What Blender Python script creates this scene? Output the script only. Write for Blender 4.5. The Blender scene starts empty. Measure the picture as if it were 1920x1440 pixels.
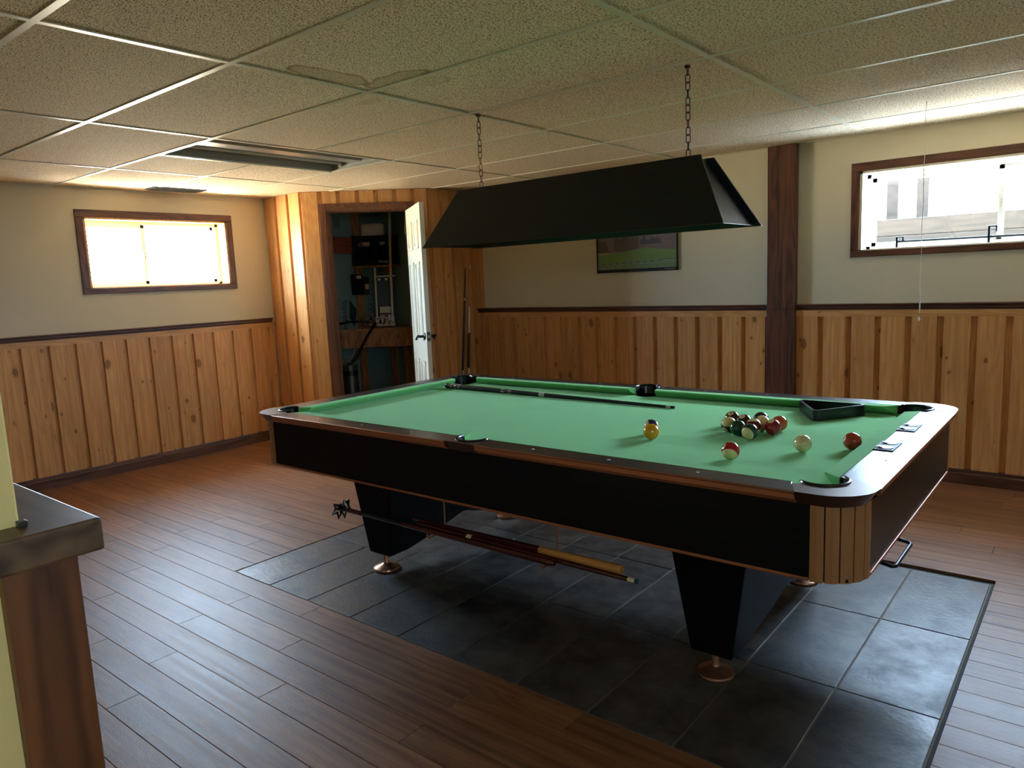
import bpy, bmesh, math, random
from mathutils import Vector, Matrix, Euler
random.seed(7)
C = bpy.context.scene.collection
sc = bpy.context.scene
PI = math.pi

# ------------------------------------------------------------------ camera
H = 2.12                                   # ceiling height
cd = bpy.data.cameras.new('camera'); cam = bpy.data.objects.new('camera', cd); C.objects.link(cam)
cd.sensor_fit = 'HORIZONTAL'; cd.sensor_width = 36.0; cd.lens = 1372.89/1920*36.0
cd.clip_start = 0.05; cd.clip_end = 200
_yaw, _pit, _rol = 0.686156898, -0.142142899, -0.043176615
_f = Vector((-math.sin(_yaw)*math.cos(_pit), math.cos(_yaw)*math.cos(_pit), math.sin(_pit)))
_r = Vector((math.cos(_yaw), math.sin(_yaw), 0)); _u = _r.cross(_f)
_r2 = _r*math.cos(_rol)+_u*math.sin(_rol); _u2 = -_r*math.sin(_rol)+_u*math.cos(_rol)
_m = Matrix((_r2, _u2, -_f)).transposed().to_4x4(); _m.translation = (2.42697, -0.88212, 1.33266)
cam.matrix_world = _m
sc.camera = cam

# ------------------------------------------------------------------ world, sun, window daylight, exposure
sc.view_settings.view_transform = 'Standard'; sc.view_settings.look = 'None'
sc.view_settings.gamma = 1.0; sc.view_settings.use_curve_mapping = False
sc.view_settings.exposure = 1.22
SKY = 55.0
w = bpy.data.worlds.new('world'); sc.world = w; w.use_nodes = True
nt = w.node_tree; nt.nodes.clear()
def N(nt, t, **k):
    n = nt.nodes.new(t)
    for a, b in k.items():
        if a.startswith('i_'): n.inputs[a[2:]].default_value = b
        else: setattr(n, a, b)
    return n
def L(nt, a, b): nt.links.new(a, b)
tc = N(nt, 'ShaderNodeTexCoord'); sp = N(nt, 'ShaderNodeSeparateXYZ'); L(nt, tc.outputs['Generated'], sp.inputs[0])
dt = N(nt, 'ShaderNodeVectorMath', operation='DOT_PRODUCT'); L(nt, tc.outputs['Generated'], dt.inputs[0]); dt.inputs[1].default_value = (-0.85, -0.5, 0)
mr = N(nt, 'ShaderNodeMapRange'); L(nt, dt.outputs['Value'], mr.inputs['Value']); mr.inputs['From Min'].default_value = -0.6; mr.inputs['From Max'].default_value = 0.7
gm = N(nt, 'ShaderNodeMix', data_type='RGBA'); L(nt, mr.outputs[0], gm.inputs['Factor']); gm.inputs['A'].default_value = (0.27, 0.36, 0.48, 1); gm.inputs['B'].default_value = (1.25, 1.08, 0.78, 1)
sm = N(nt, 'ShaderNodeMix', data_type='RGBA'); L(nt, mr.outputs[0], sm.inputs['Factor']); sm.inputs['A'].default_value = (0.50, 0.70, 0.98, 1); sm.inputs['B'].default_value = (0.55, 0.74, 0.98, 1)
zr = N(nt, 'ShaderNodeMapRange'); L(nt, sp.outputs[2], zr.inputs['Value']); zr.inputs['From Min'].default_value = -0.03; zr.inputs['From Max'].default_value = 0.05
mx = N(nt, 'ShaderNodeMix', data_type='RGBA'); L(nt, zr.outputs[0], mx.inputs['Factor']); L(nt, gm.outputs['Result'], mx.inputs['A']); L(nt, sm.outputs['Result'], mx.inputs['B'])
bg = N(nt, 'ShaderNodeBackground'); L(nt, mx.outputs['Result'], bg.inputs['Color']); bg.inputs['Strength'].default_value = SKY
wo = N(nt, 'ShaderNodeOutputWorld'); L(nt, bg.outputs[0], wo.inputs[0])
sd = bpy.data.lights.new('sun', 'SUN'); sd.energy = 60.0; sd.angle = math.radians(1.0); sd.color = (1.0, 0.86, 0.62)
sun = bpy.data.objects.new('sun', sd); C.objects.link(sun)
sun.rotation_euler = Vector((0.05, 1.0, -0.62)).to_track_quat('-Z', 'Y').to_euler()
def portal(name, loc, d, sx, sy):          # lets Cycles sample the daylight that enters through a window opening
    a = bpy.data.lights.new(name, 'AREA'); a.shape = 'RECTANGLE'; a.size = sx; a.size_y = sy; a.cycles.is_portal = True
    o = bpy.data.objects.new(name, a); C.objects.link(o); o.location = loc
    d = Vector(d); z = -d; y = Vector((0, 0, 1)); x = y.cross(z)
    m = Matrix((x, y, z)).transposed().to_4x4(); m.translation = loc; o.matrix_world = m
portal('portal_left', (-3.60, 1.933, 1.6515), (1, 0, 0), 1.2, 0.6)
portal('portal_back', (1.909, 4.36, 1.657), (0, -1, 0), 1.52, 0.56)
portal('portal_right', (4.54, -1.3, 1.68), (-1, 0, 0), .7, 0.52)  # daylight through the added right-wall window
cy = sc.cycles
cy.max_bounces = 10; cy.diffuse_bounces = 6; cy.glossy_bounces = 4; cy.transparent_max_bounces = 12
cy.caustics_reflective = False; cy.caustics_refractive = False; cy.sample_clamp_indirect = 12.0
cy.use_denoising = True

# ------------------------------------------------------------------ materials
def srgb(r, g, b):
    f = lambda c: (c/255/12.92) if c/255 <= 0.04045 else ((c/255+0.055)/1.055)**2.4
    return (f(r), f(g), f(b), 1)
def base(name):
    m = bpy.data.materials.new(name); m.use_nodes = True; nt = m.node_tree
    return m, nt, nt.nodes['Principled BSDF']
def plain(name, col, rough=0.5, metal=0.0, spec=0.5, bump=0, bscale=200, var=0.0, coat=0, sheen=0):
    m, nt, p = base(name)
    p.inputs['Base Color'].default_value = col; p.inputs['Roughness'].default_value = rough
    p.inputs['Metallic'].default_value = metal; p.inputs['Specular IOR Level'].default_value = spec
    p.inputs['Coat Weight'].default_value = coat; p.inputs['Sheen Weight'].default_value = sheen
    t = N(nt, 'ShaderNodeTexCoord')
    if var:
        n = N(nt, 'ShaderNodeTexNoise'); n.inputs['Scale'].default_value = 6; n.inputs['Detail'].default_value = 5
        L(nt, t.outputs['Object'], n.inputs['Vector'])
        h = N(nt, 'ShaderNodeMapRange'); L(nt, n.outputs['Fac'], h.inputs['Value'])
        h.inputs['From Min'].default_value = .3; h.inputs['From Max'].default_value = .7
        h.inputs['To Min'].default_value = 1-var; h.inputs['To Max'].default_value = 1+var
        x = N(nt, 'ShaderNodeVectorMath', operation='SCALE'); x.inputs[0].default_value = col[:3]; L(nt, h.outputs[0], x.inputs['Scale'])
        L(nt, x.outputs[0], p.inputs['Base Color'])
    if bump:
        n = N(nt, 'ShaderNodeTexNoise'); n.inputs['Scale'].default_value = bscale; n.inputs['Detail'].default_value = 3
        L(nt, t.outputs['Object'], n.inputs['Vector'])
        b = N(nt, 'ShaderNodeBump'); b.inputs['Strength'].default_value = bump; b.inputs['Distance'].default_value = 0.002
        L(nt, n.outputs['Fac'], b.inputs['Height']); L(nt, b.outputs[0], p.inputs['Normal'])
    return m
def wood(name, dark, light, axis=2, rough=0.5, gs=60.0, stretch=0.03, knots=0.0, kcol=(.05, .018, .006, 1), per=0.12, bump=0.15, bdist=0.001, rvar=0.0, coat=0.0, spec=.5, cath=1.0, fine=0.0):
    """wood with its grain along a local axis; every object gets its own cut and tone"""
    m, nt, p = base(name)
    t = N(nt, 'ShaderNodeTexCoord'); oi = N(nt, 'ShaderNodeObjectInfo')
    off = N(nt, 'ShaderNodeVectorMath', operation='SCALE'); off.inputs[0].default_value = (37.1, 53.7, 91.3); L(nt, oi.outputs['Random'], off.inputs['Scale'])
    ad = N(nt, 'ShaderNodeVectorMath', operation='ADD'); L(nt, t.outputs['Object'], ad.inputs[0]); L(nt, off.outputs[0], ad.inputs[1])
    s = [1.0]*3; s[axis] = stretch
    mp = N(nt, 'ShaderNodeMapping'); mp.inputs['Scale'].default_value = s; L(nt, ad.outputs[0], mp.inputs['Vector'])
    n1 = N(nt, 'ShaderNodeTexNoise'); n1.inputs['Scale'].default_value = gs; n1.inputs['Detail'].default_value = 6; n1.inputs['Roughness'].default_value = .65
    L(nt, mp.outputs[0], n1.inputs['Vector'])
    s2 = [1.0]*3; s2[axis] = 0.12
    mp2 = N(nt, 'ShaderNodeMapping'); mp2.inputs['Scale'].default_value = s2; L(nt, ad.outputs[0], mp2.inputs['Vector'])
    n2 = N(nt, 'ShaderNodeTexNoise'); n2.inputs['Scale'].default_value = 7; n2.inputs['Detail'].default_value = 2
    L(nt, mp2.outputs[0], n2.inputs['Vector'])
    # growth-ring lines: sine of the slow noise
    ml = N(nt, 'ShaderNodeMath', operation='MULTIPLY'); L(nt, n2.outputs['Fac'], ml.inputs[0]); ml.inputs[1].default_value = 70
    si = N(nt, 'ShaderNodeMath', operation='SINE'); L(nt, ml.outputs[0], si.inputs[0])
    m1 = N(nt, 'ShaderNodeMath', operation='MULTIPLY_ADD'); L(nt, si.outputs[0], m1.inputs[0]); m1.inputs[1].default_value = 0.10*cath; L(nt, n1.outputs['Fac'], m1.inputs[2])
    r = N(nt, 'ShaderNodeMapRange'); L(nt, m1.outputs[0], r.inputs['Value']); r.inputs['From Min'].default_value = .28; r.inputs['From Max'].default_value = .72
    c = N(nt, 'ShaderNodeMix', data_type='RGBA'); L(nt, r.outputs[0], c.inputs['Factor']); c.inputs['A'].default_value = dark; c.inputs['B'].default_value = light
    pv = N(nt, 'ShaderNodeMapRange'); L(nt, oi.outputs['Random'], pv.inputs['Value']); pv.inputs['To Min'].default_value = 1-per; pv.inputs['To Max'].default_value = 1+per
    sv = N(nt, 'ShaderNodeVectorMath', operation='SCALE'); L(nt, c.outputs['Result'], sv.inputs[0]); L(nt, pv.outputs[0], sv.inputs['Scale'])
    col = sv.outputs[0]
    if knots:
        # knots: small dark ovals scattered along the board
        ks = [1/.13]*3; ks[axis] = 1/.21
        for k_, thr, sh in ((1.0, .085*knots, 0.0), (1.9, .07*knots, 5.3)):
            mp3 = N(nt, 'ShaderNodeMapping'); mp3.inputs['Scale'].default_value = [q*k_ for q in ks]; mp3.inputs['Location'].default_value = (sh, sh, sh); L(nt, ad.outputs[0], mp3.inputs['Vector'])
            nd = N(nt, 'ShaderNodeTexNoise'); nd.inputs['Scale'].default_value = 4; L(nt, mp3.outputs[0], nd.inputs['Vector'])
            mixv = N(nt, 'ShaderNodeVectorMath', operation='MULTIPLY_ADD'); L(nt, nd.outputs['Color'], mixv.inputs[0]); mixv.inputs[1].default_value = (.18, .18, .18); L(nt, mp3.outputs[0], mixv.inputs[2])
            vo = N(nt, 'ShaderNodeTexVoronoi'); vo.inputs['Scale'].default_value = 1.0; L(nt, mixv.outputs[0], vo.inputs['Vector'])
            sc_ = N(nt, 'ShaderNodeSeparateColor'); L(nt, vo.outputs['Color'], sc_.inputs[0])
            tm = N(nt, 'ShaderNodeMath', operation='MULTIPLY'); L(nt, sc_.outputs[0], tm.inputs[0]); tm.inputs[1].default_value = thr*2.2
            kf = N(nt, 'ShaderNodeMath', operation='DIVIDE'); L(nt, vo.outputs['Distance'], kf.inputs[0]); L(nt, tm.outputs[0], kf.inputs[1])
            kr = N(nt, 'ShaderNodeMapRange', interpolation_type='SMOOTHSTEP'); L(nt, kf.outputs[0], kr.inputs['Value']); kr.inputs['From Min'].default_value = .75; kr.inputs['From Max'].default_value = 1.25; kr.inputs['To Min'].default_value = .85; kr.inputs['To Max'].default_value = 0
            km = N(nt, 'ShaderNodeMix', data_type='RGBA'); L(nt, kr.outputs[0], km.inputs['Factor']); L(nt, col, km.inputs['A']); km.inputs['B'].default_value = kcol
            # the warm halo of swirled grain round each knot
            hr = N(nt, 'ShaderNodeMapRange', interpolation_type='SMOOTHSTEP'); L(nt, kf.outputs[0], hr.inputs['Value']); hr.inputs['From Min'].default_value = 1; hr.inputs['From Max'].default_value = 2.6; hr.inputs['To Min'].default_value = .35; hr.inputs['To Max'].default_value = 0
            hm = N(nt, 'ShaderNodeMix', data_type='RGBA'); L(nt, hr.outputs[0], hm.inputs['Factor']); L(nt, km.outputs['Result'], hm.inputs['A']); hm.inputs['B'].default_value = dark
            col = hm.outputs['Result']
    L(nt, col, p.inputs['Base Color'])
    p.inputs['Specular IOR Level'].default_value = spec
    p.inputs['Coat Weight'].default_value = coat
    if rvar:
        rr = N(nt, 'ShaderNodeMapRange'); L(nt, n1.outputs['Fac'], rr.inputs['Value']); rr.inputs['From Min'].default_value = .3; rr.inputs['From Max'].default_value = .7
        rr.inputs['To Min'].default_value = rough-rvar; rr.inputs['To Max'].default_value = rough+rvar; L(nt, rr.outputs[0], p.inputs['Roughness'])
    else: p.inputs['Roughness'].default_value = rough
    b = N(nt, 'ShaderNodeBump'); b.inputs['Strength'].default_value = bump; b.inputs['Distance'].default_value = bdist
    L(nt, m1.outputs[0], b.inputs['Height'])
    if fine:      # embossed surface of the laminate
        fn = N(nt, 'ShaderNodeTexNoise'); fn.inputs['Scale'].default_value = 130; fn.inputs['Detail'].default_value = 4; fn.inputs['Distortion'].default_value = 1.5; L(nt, ad.outputs[0], fn.inputs['Vector'])
        b2 = N(nt, 'ShaderNodeBump'); b2.inputs['Strength'].default_value = fine; b2.inputs['Distance'].default_value = .0015
        L(nt, fn.outputs['Fac'], b2.inputs['Height']); L(nt, b.outputs[0], b2.inputs['Normal']); L(nt, b2.outputs[0], p.inputs['Normal'])
    else: L(nt, b.outputs[0], p.inputs['Normal'])
    return m

M = {}
M['paint_cream'] = plain('cream_paint', srgb(204, 194, 168), .75, bump=.1, bscale=300)
M['paint_yellow'] = plain('yellow_paint', srgb(224, 194, 116), .7, bump=.1, bscale=250)
PD, PL_ = srgb(186, 128, 72), srgb(216, 164, 104)
M['pine'] = wood('knotty_pine', PD, PL_, 2, .42, knots=.95, bump=.08, per=.10, spec=.4, cath=.6)
M['pine_h'] = wood('knotty_pine_rail', PD, PL_, 0, .42, knots=.7, bump=.1)
M['pine_y'] = wood('knotty_pine_rail_side', PD, PL_, 1, .42, knots=.7, bump=.1)
DD, DL = srgb(58, 32, 22), srgb(108, 66, 46)
M['brown'] = wood('stained_trim_vertical', DD, DL, 2, .4, gs=40, bump=.1, per=.05)
M['brown_x'] = wood('stained_trim_along', DD, DL, 0, .4, gs=40, bump=.1, per=.05)
M['brown_y'] = wood('stained_trim_across', DD, DL, 1, .4, gs=40, bump=.1, per=.05)
M['casing'] = wood('door_casing_wood', srgb(66, 36, 18), srgb(120, 72, 38), 2, .45, gs=40, bump=.1, per=.05)
M['casing_x'] = wood('door_casing_head_wood', srgb(66, 36, 18), srgb(120, 72, 38), 0, .45, gs=40, bump=.1, per=.05)
M['kneewood'] = wood('stained_end_panel', srgb(70, 36, 12), srgb(124, 70, 28), 2, .45, gs=14, stretch=.12, bump=.05, per=.02)
M['kneecap'] = wood('stained_cap', srgb(54, 36, 20), srgb(108, 78, 48), 0, .42, gs=14, stretch=.2, bump=.05, per=.02)
M['laminate'] = wood('laminate_plank', srgb(94, 58, 38), srgb(152, 106, 72), 0, .44, gs=38, stretch=.022, per=.16, bump=.35, bdist=.0008, rvar=.05, spec=.33, cath=.45, fine=.35)
M['stud'] = wood('framing_lumber', srgb(120, 72, 36), srgb(172, 116, 66), 2, .7, gs=40, knots=.6, bump=.1)
M['stud_x'] = wood('framing_lumber_flat', srgb(120, 72, 36), srgb(172, 116, 66), 0, .7, gs=40, knots=.6, bump=.1)
M['stud_red'] = wood('red_block', srgb(110, 48, 22), srgb(140, 68, 34), 1, .7, gs=40, bump=.1)
M['foam'] = plain('blue_foam_board', srgb(104, 126, 120), .8, var=.05)
M['ink'] = plain('ink', srgb(22, 30, 34), .7)
M['black_laminate'] = wood('black_woodgrain', srgb(4, 5, 8), srgb(12, 14, 19), 0, .38, gs=60, stretch=.03, bump=.5, bdist=.0006, per=0, spec=.2)
M['black_laminate_z'] = wood('black_woodgrain_upright', srgb(4, 5, 8), srgb(10, 13, 18), 2, .55, gs=60, stretch=.03, bump=.5, bdist=.0006, per=0, spec=.12)
M['rail'] = wood('black_rail_laminate', srgb(16, 15, 17), srgb(38, 34, 36), 0, .30, gs=70, stretch=.03, bump=.6, bdist=.0005, per=0, spec=.5)
M['rail_y'] = wood('black_rail_laminate_end', srgb(16, 15, 17), srgb(38, 34, 36), 1, .30, gs=70, stretch=.03, bump=.6, bdist=.0005, per=0, spec=.5)
M['casting'] = plain('dark_bronze_casting', srgb(96, 74, 62), .38, metal=.75, var=.1, bump=.05, bscale=60)
M['bronze'] = plain('bronze_trim', srgb(176, 112, 76), .42, metal=.55)
M['bronze_foot'] = plain('bronze_foot', srgb(176, 128, 100), .30, metal=.8)
M['oakcap'] = wood('corner_stave_wood', srgb(150, 102, 60), srgb(166, 118, 72), 2, .45, gs=50, bump=.05, per=.03, cath=.3)
M['cloth'] = plain('green_cloth', srgb(114, 192, 110), .95, spec=.1, bump=.35, bscale=900, var=.03, sheen=.15)
M['rubber'] = plain('black_rubber', srgb(10, 10, 14), .25)
M['black_metal'] = plain('black_metal', srgb(14, 14, 16), .35, metal=.4)
M['black_plastic'] = plain('black_plastic', srgb(12, 13, 16), .3)
M['counter'] = plain('counter_plate', srgb(20, 22, 26), .55)
M['shade'] = wood('black_shade_grain', srgb(10, 11, 14), srgb(22, 23, 28), 0, .33, gs=80, stretch=.06, bump=.6, bdist=.0008, per=0, spec=.4)
M['shade_in'] = plain('shade_inside', srgb(30, 60, 58), .6)
M['chain'] = plain('brass_chain', srgb(96, 74, 44), .35, metal=.9)
M['chain_d'] = plain('dark_chain', srgb(52, 46, 40), .35, metal=.9)
M['vinyl'] = plain('white_vinyl', srgb(222, 222, 214), .35)
M['vinyl_b'] = plain('white_vinyl_shaded', srgb(222, 222, 218), .35)
M['jamb'] = wood('pine_jamb', srgb(208, 150, 84), srgb(234, 184, 116), 0, .4, gs=40, bump=.05)
M['jamb_w'] = plain('painted_jamb', srgb(222, 214, 196), .5)
M['door'] = plain('white_door_paint', srgb(226, 222, 202), .35)
M['tee'] = plain('white_tee_bar', srgb(214, 206, 184), .35)
M['troffer'] = plain('enamelled_steel', srgb(150, 148, 142), .35, metal=.1)
M['tube_glass'] = plain('unlit_tube', srgb(206, 206, 198), .2)
M['dark'] = plain('dark_void', srgb(14, 12, 11), .8)
M['vent'] = plain('brown_register', srgb(30, 22, 18), .85, spec=.2)
M['white_plastic'] = plain('white_plastic', srgb(214, 208, 190), .4)
M['cream_plastic'] = plain('cream_plastic', srgb(206, 184, 148), .5)
M['pvc'] = plain('pvc_pipe', srgb(206, 188, 158), .4)
M['steel_tank'] = plain('dark_steel', srgb(70, 66, 60), .35, metal=.6, var=.15)
M['copper'] = plain('copper', srgb(140, 86, 56), .35, metal=.9)
M['ivory'] = plain('ivory', srgb(222, 206, 160), .3)
M['maroon'] = plain('maroon_lacquer', srgb(64, 16, 18), .22, coat=.5)
M['maple'] = plain('maple_lacquer', srgb(202, 140, 66), .22, coat=.5)
M['pale_maple'] = plain('pale_maple', srgb(198, 176, 140), .3)
M['green_dark'] = plain('dark_green_lacquer', srgb(20, 34, 34), .25)
M['chalk'] = plain('blue_tip', srgb(40, 70, 90), .8)
M['silver'] = plain('silver_inlay', srgb(190, 190, 180), .35, metal=.4)
M['grout'] = plain('grout', srgb(126, 112, 92), .85)
M['groutdark'] = plain('dark_edge_gap', srgb(18, 15, 14), .8)
M['cord'] = plain('dusty_cord', srgb(206, 200, 188), .8)
M['screw'] = plain('sight', srgb(200, 200, 196), .35)
M['twig'] = plain('bark', srgb(48, 40, 34), .8)
M['leaf'] = plain('pale_leaf', srgb(56, 70, 62), .8)
M['soil'] = plain('pale_gravel', srgb(128, 124, 118), .9, var=.1)
M['timber_out'] = wood('weathered_timber', srgb(20, 14, 12), srgb(44, 34, 28), 0, .9, gs=20)
M['siding'] = plain('siding', srgb(190, 190, 186), .7)

# window glass: thin, mostly clear, a little gloss
def glass():
    m, nt, p = base('window_glass'); nt.nodes.remove(p)
    o = nt.nodes['Material Output']; a = N(nt, 'ShaderNodeBsdfTransparent'); a.inputs[0].default_value = (.93, .95, .95, 1)
    g = N(nt, 'ShaderNodeBsdfGlossy'); g.inputs['Roughness'].default_value = .02
    mxs = N(nt, 'ShaderNodeMixShader'); mxs.inputs[0].default_value = .06
    L(nt, a.outputs[0], mxs.inputs[1]); L(nt, g.outputs[0], mxs.inputs[2]); L(nt, mxs.outputs[0], o.inputs[0]); return m
M['glass'] = glass()
# fissured ceiling tile with a water stain of its own shape
def ceiling_mat():
    m, nt, p = base('fissured_ceiling_tile'); p.inputs['Roughness'].default_value = .9; p.inputs['Specular IOR Level'].default_value = .15
    g = N(nt, 'ShaderNodeNewGeometry'); oi = N(nt, 'ShaderNodeObjectInfo')
    mp = N(nt, 'ShaderNodeMapping'); mp.inputs['Scale'].default_value = (1.0, 1.7, 1); L(nt, g.outputs['Position'], mp.inputs['Vector'])
    n = N(nt, 'ShaderNodeTexNoise'); n.inputs['Scale'].default_value = 125; n.inputs['Detail'].default_value = 2.5; n.inputs['Roughness'].default_value = .6; L(nt, mp.outputs[0], n.inputs['Vector'])
    n2 = N(nt, 'ShaderNodeTexNoise'); n2.inputs['Scale'].default_value = 240; n2.inputs['Detail'].default_value = 2; L(nt, g.outputs['Position'], n2.inputs['Vector'])
    r = N(nt, 'ShaderNodeMapRange', interpolation_type='SMOOTHSTEP'); L(nt, n.outputs['Fac'], r.inputs['Value']); r.inputs['From Min'].default_value = .39; r.inputs['From Max'].default_value = .47
    r2 = N(nt, 'ShaderNodeMapRange', interpolation_type='SMOOTHSTEP'); L(nt, n2.outputs['Fac'], r2.inputs['Value']); r2.inputs['From Min'].default_value = .32; r2.inputs['From Max'].default_value = .42
    mm = N(nt, 'ShaderNodeMath', operation='MULTIPLY'); L(nt, r.outputs[0], mm.inputs[0]); L(nt, r2.outputs[0], mm.inputs[1])
    c = N(nt, 'ShaderNodeMix', data_type='RGBA'); L(nt, mm.outputs[0], c.inputs['Factor']); c.inputs['A'].default_value = srgb(112, 92, 62); c.inputs['B'].default_value = srgb(246, 224, 194)
    col = c.outputs['Result']
    # stains: rings round two spots
    nz = N(nt, 'ShaderNodeTexNoise'); nz.inputs['Scale'].default_value = 9; nz.inputs['Detail'].default_value = 4; L(nt, g.outputs['Position'], nz.inputs['Vector'])
    for (cx, cy_, ax, ay, s) in ((.10, .97, .065, .16, 1), (.22, 1.17, .15, .05, 1), (-.12, 1.33, .06, .03, .4), (.3, 1.30, .08, .05, .4)):
        v = N(nt, 'ShaderNodeVectorMath', operation='SUBTRACT'); L(nt, g.outputs['Position'], v.inputs[0]); v.inputs[1].default_value = (cx, cy_, 2.12)
        v2 = N(nt, 'ShaderNodeVectorMath', operation='MULTIPLY'); L(nt, v.outputs[0], v2.inputs[0]); v2.inputs[1].default_value = (1/ax, 1/ay, 0)
        ln = N(nt, 'ShaderNodeVectorMath', operation='LENGTH'); L(nt, v2.outputs[0], ln.inputs[0])
        ad = N(nt, 'ShaderNodeMath', operation='MULTIPLY_ADD'); L(nt, nz.outputs['Fac'], ad.inputs[0]); ad.inputs[1].default_value = 1.3; L(nt, ln.outputs['Value'], ad.inputs[2])
        rr = N(nt, 'ShaderNodeValToRGB'); L(nt, ad.outputs[0], rr.inputs[0])
        e = rr.color_ramp.elements
        mp_ = N(nt, 'ShaderNodeMapRange'); L(nt, ad.outputs[0], mp_.inputs['Value']); mp_.inputs['From Min'].default_value = .8; mp_.inputs['From Max'].default_value = 2.0
        L(nt, mp_.outputs[0], rr.inputs[0])
        e[0].position = 0.0; e[0].color = (.35*s,)*3+(1,); e[1].position = .85; e[1].color = (0, 0, 0, 1)
        x = e.new(.6); x.color = (.35*s,)*3+(1,); x = e.new(.74); x.color = (.95*s,)*3+(1,)
        k = N(nt, 'ShaderNodeMix', data_type='RGBA'); L(nt, rr.outputs[0], k.inputs['Factor']); L(nt, col, k.inputs['A']); k.inputs['B'].default_value = srgb(150, 116, 62); col = k.outputs['Result']
    L(nt, col, p.inputs['Base Color'])
    b = N(nt, 'ShaderNodeBump'); b.inputs['Strength'].default_value = .7; b.inputs['Distance'].default_value = .003; L(nt, mm.outputs[0], b.inputs['Height']); L(nt, b.outputs[0], p.inputs['Normal'])
    return m
M['ceil'] = ceiling_mat()
# slate-look floor tile
def slate_mat():
    m, nt, p = base('slate_tile')
    t = N(nt, 'ShaderNodeTexCoord'); oi = N(nt, 'ShaderNodeObjectInfo')
    off = N(nt, 'ShaderNodeVectorMath', operation='SCALE'); off.inputs[0].default_value = (37.1, 53.7, 9.3); L(nt, oi.outputs['Random'], off.inputs['Scale'])
    ad = N(nt, 'ShaderNodeVectorMath', operation='ADD'); L(nt, t.outputs['Object'], ad.inputs[0]); L(nt, off.outputs[0], ad.inputs[1])
    n = N(nt, 'ShaderNodeTexNoise'); n.inputs['Scale'].default_value = 7; n.inputs['Detail'].default_value = 9; n.inputs['Roughness'].default_value = .65; n.inputs['Distortion'].default_value = .15; L(nt, ad.outputs[0], n.inputs['Vector'])
    r = N(nt, 'ShaderNodeMapRange'); L(nt, n.outputs['Fac'], r.inputs['Value']); r.inputs['From Min'].default_value = .35; r.inputs['From Max'].default_value = .68
    c = N(nt, 'ShaderNodeMix', data_type='RGBA'); L(nt, r.outputs[0], c.inputs['Factor']); c.inputs['A'].default_value = srgb(36, 35, 35); c.inputs['B'].default_value = srgb(92, 87, 80)
    L(nt, c.outputs['Result'], p.inputs['Base Color'])
    rr = N(nt, 'ShaderNodeMapRange'); L(nt, n.outputs['Fac'], rr.inputs['Value']); rr.inputs['From Min'].default_value = .35; rr.inputs['From Max'].default_value = .68; rr.inputs['To Min'].default_value = .52; rr.inputs['To Max'].default_value = .32
    L(nt, rr.outputs[0], p.inputs['Roughness'])
    n3 = N(nt, 'ShaderNodeTexNoise'); n3.inputs['Scale'].default_value = 60; n3.inputs['Detail'].default_value = 5; L(nt, ad.outputs[0], n3.inputs['Vector'])
    b = N(nt, 'ShaderNodeBump'); b.inputs['Strength'].default_value = .5; b.inputs['Distance'].default_value = .002; L(nt, n3.outputs['Fac'], b.inputs['Height']); L(nt, b.outputs[0], p.inputs['Normal'])
    return m
M['slate'] = slate_mat()
CREAM = srgb(222, 200, 144)
def ball_mat(name, col, stripe, spot=True):
    m, nt, p = base(name); p.inputs['Roughness'].default_value = .12; p.inputs['Coat Weight'].default_value = .6; p.inputs['Coat Roughness'].default_value = .04
    t = N(nt, 'ShaderNodeTexCoord'); s = N(nt, 'ShaderNodeSeparateXYZ'); L(nt, t.outputs['Object'], s.inputs[0])
    out = None
    def step(src, thr):
        x = N(nt, 'ShaderNodeMath', operation='GREATER_THAN'); L(nt, src, x.inputs[0]); x.inputs[1].default_value = thr; return x.outputs[0]
    c = N(nt, 'ShaderNodeMix', data_type='RGBA'); c.inputs['A'].default_value = col; c.inputs['B'].default_value = CREAM
    if stripe:
        a = N(nt, 'ShaderNodeMath', operation='ABSOLUTE'); L(nt, s.outputs[2], a.inputs[0]); L(nt, step(a.outputs[0], .0155), c.inputs['Factor'])
    else: c.inputs['Factor'].default_value = 0
    d = N(nt, 'ShaderNodeMix', data_type='RGBA'); L(nt, c.outputs['Result'], d.inputs['A']); d.inputs['B'].default_value = CREAM
    if spot:
        L(nt, step(s.outputs[0], .0262), d.inputs['Factor'])
    else: d.inputs['Factor'].default_value = 0
    L(nt, d.outputs['Result'], p.inputs['Base Color']); return m

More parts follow.
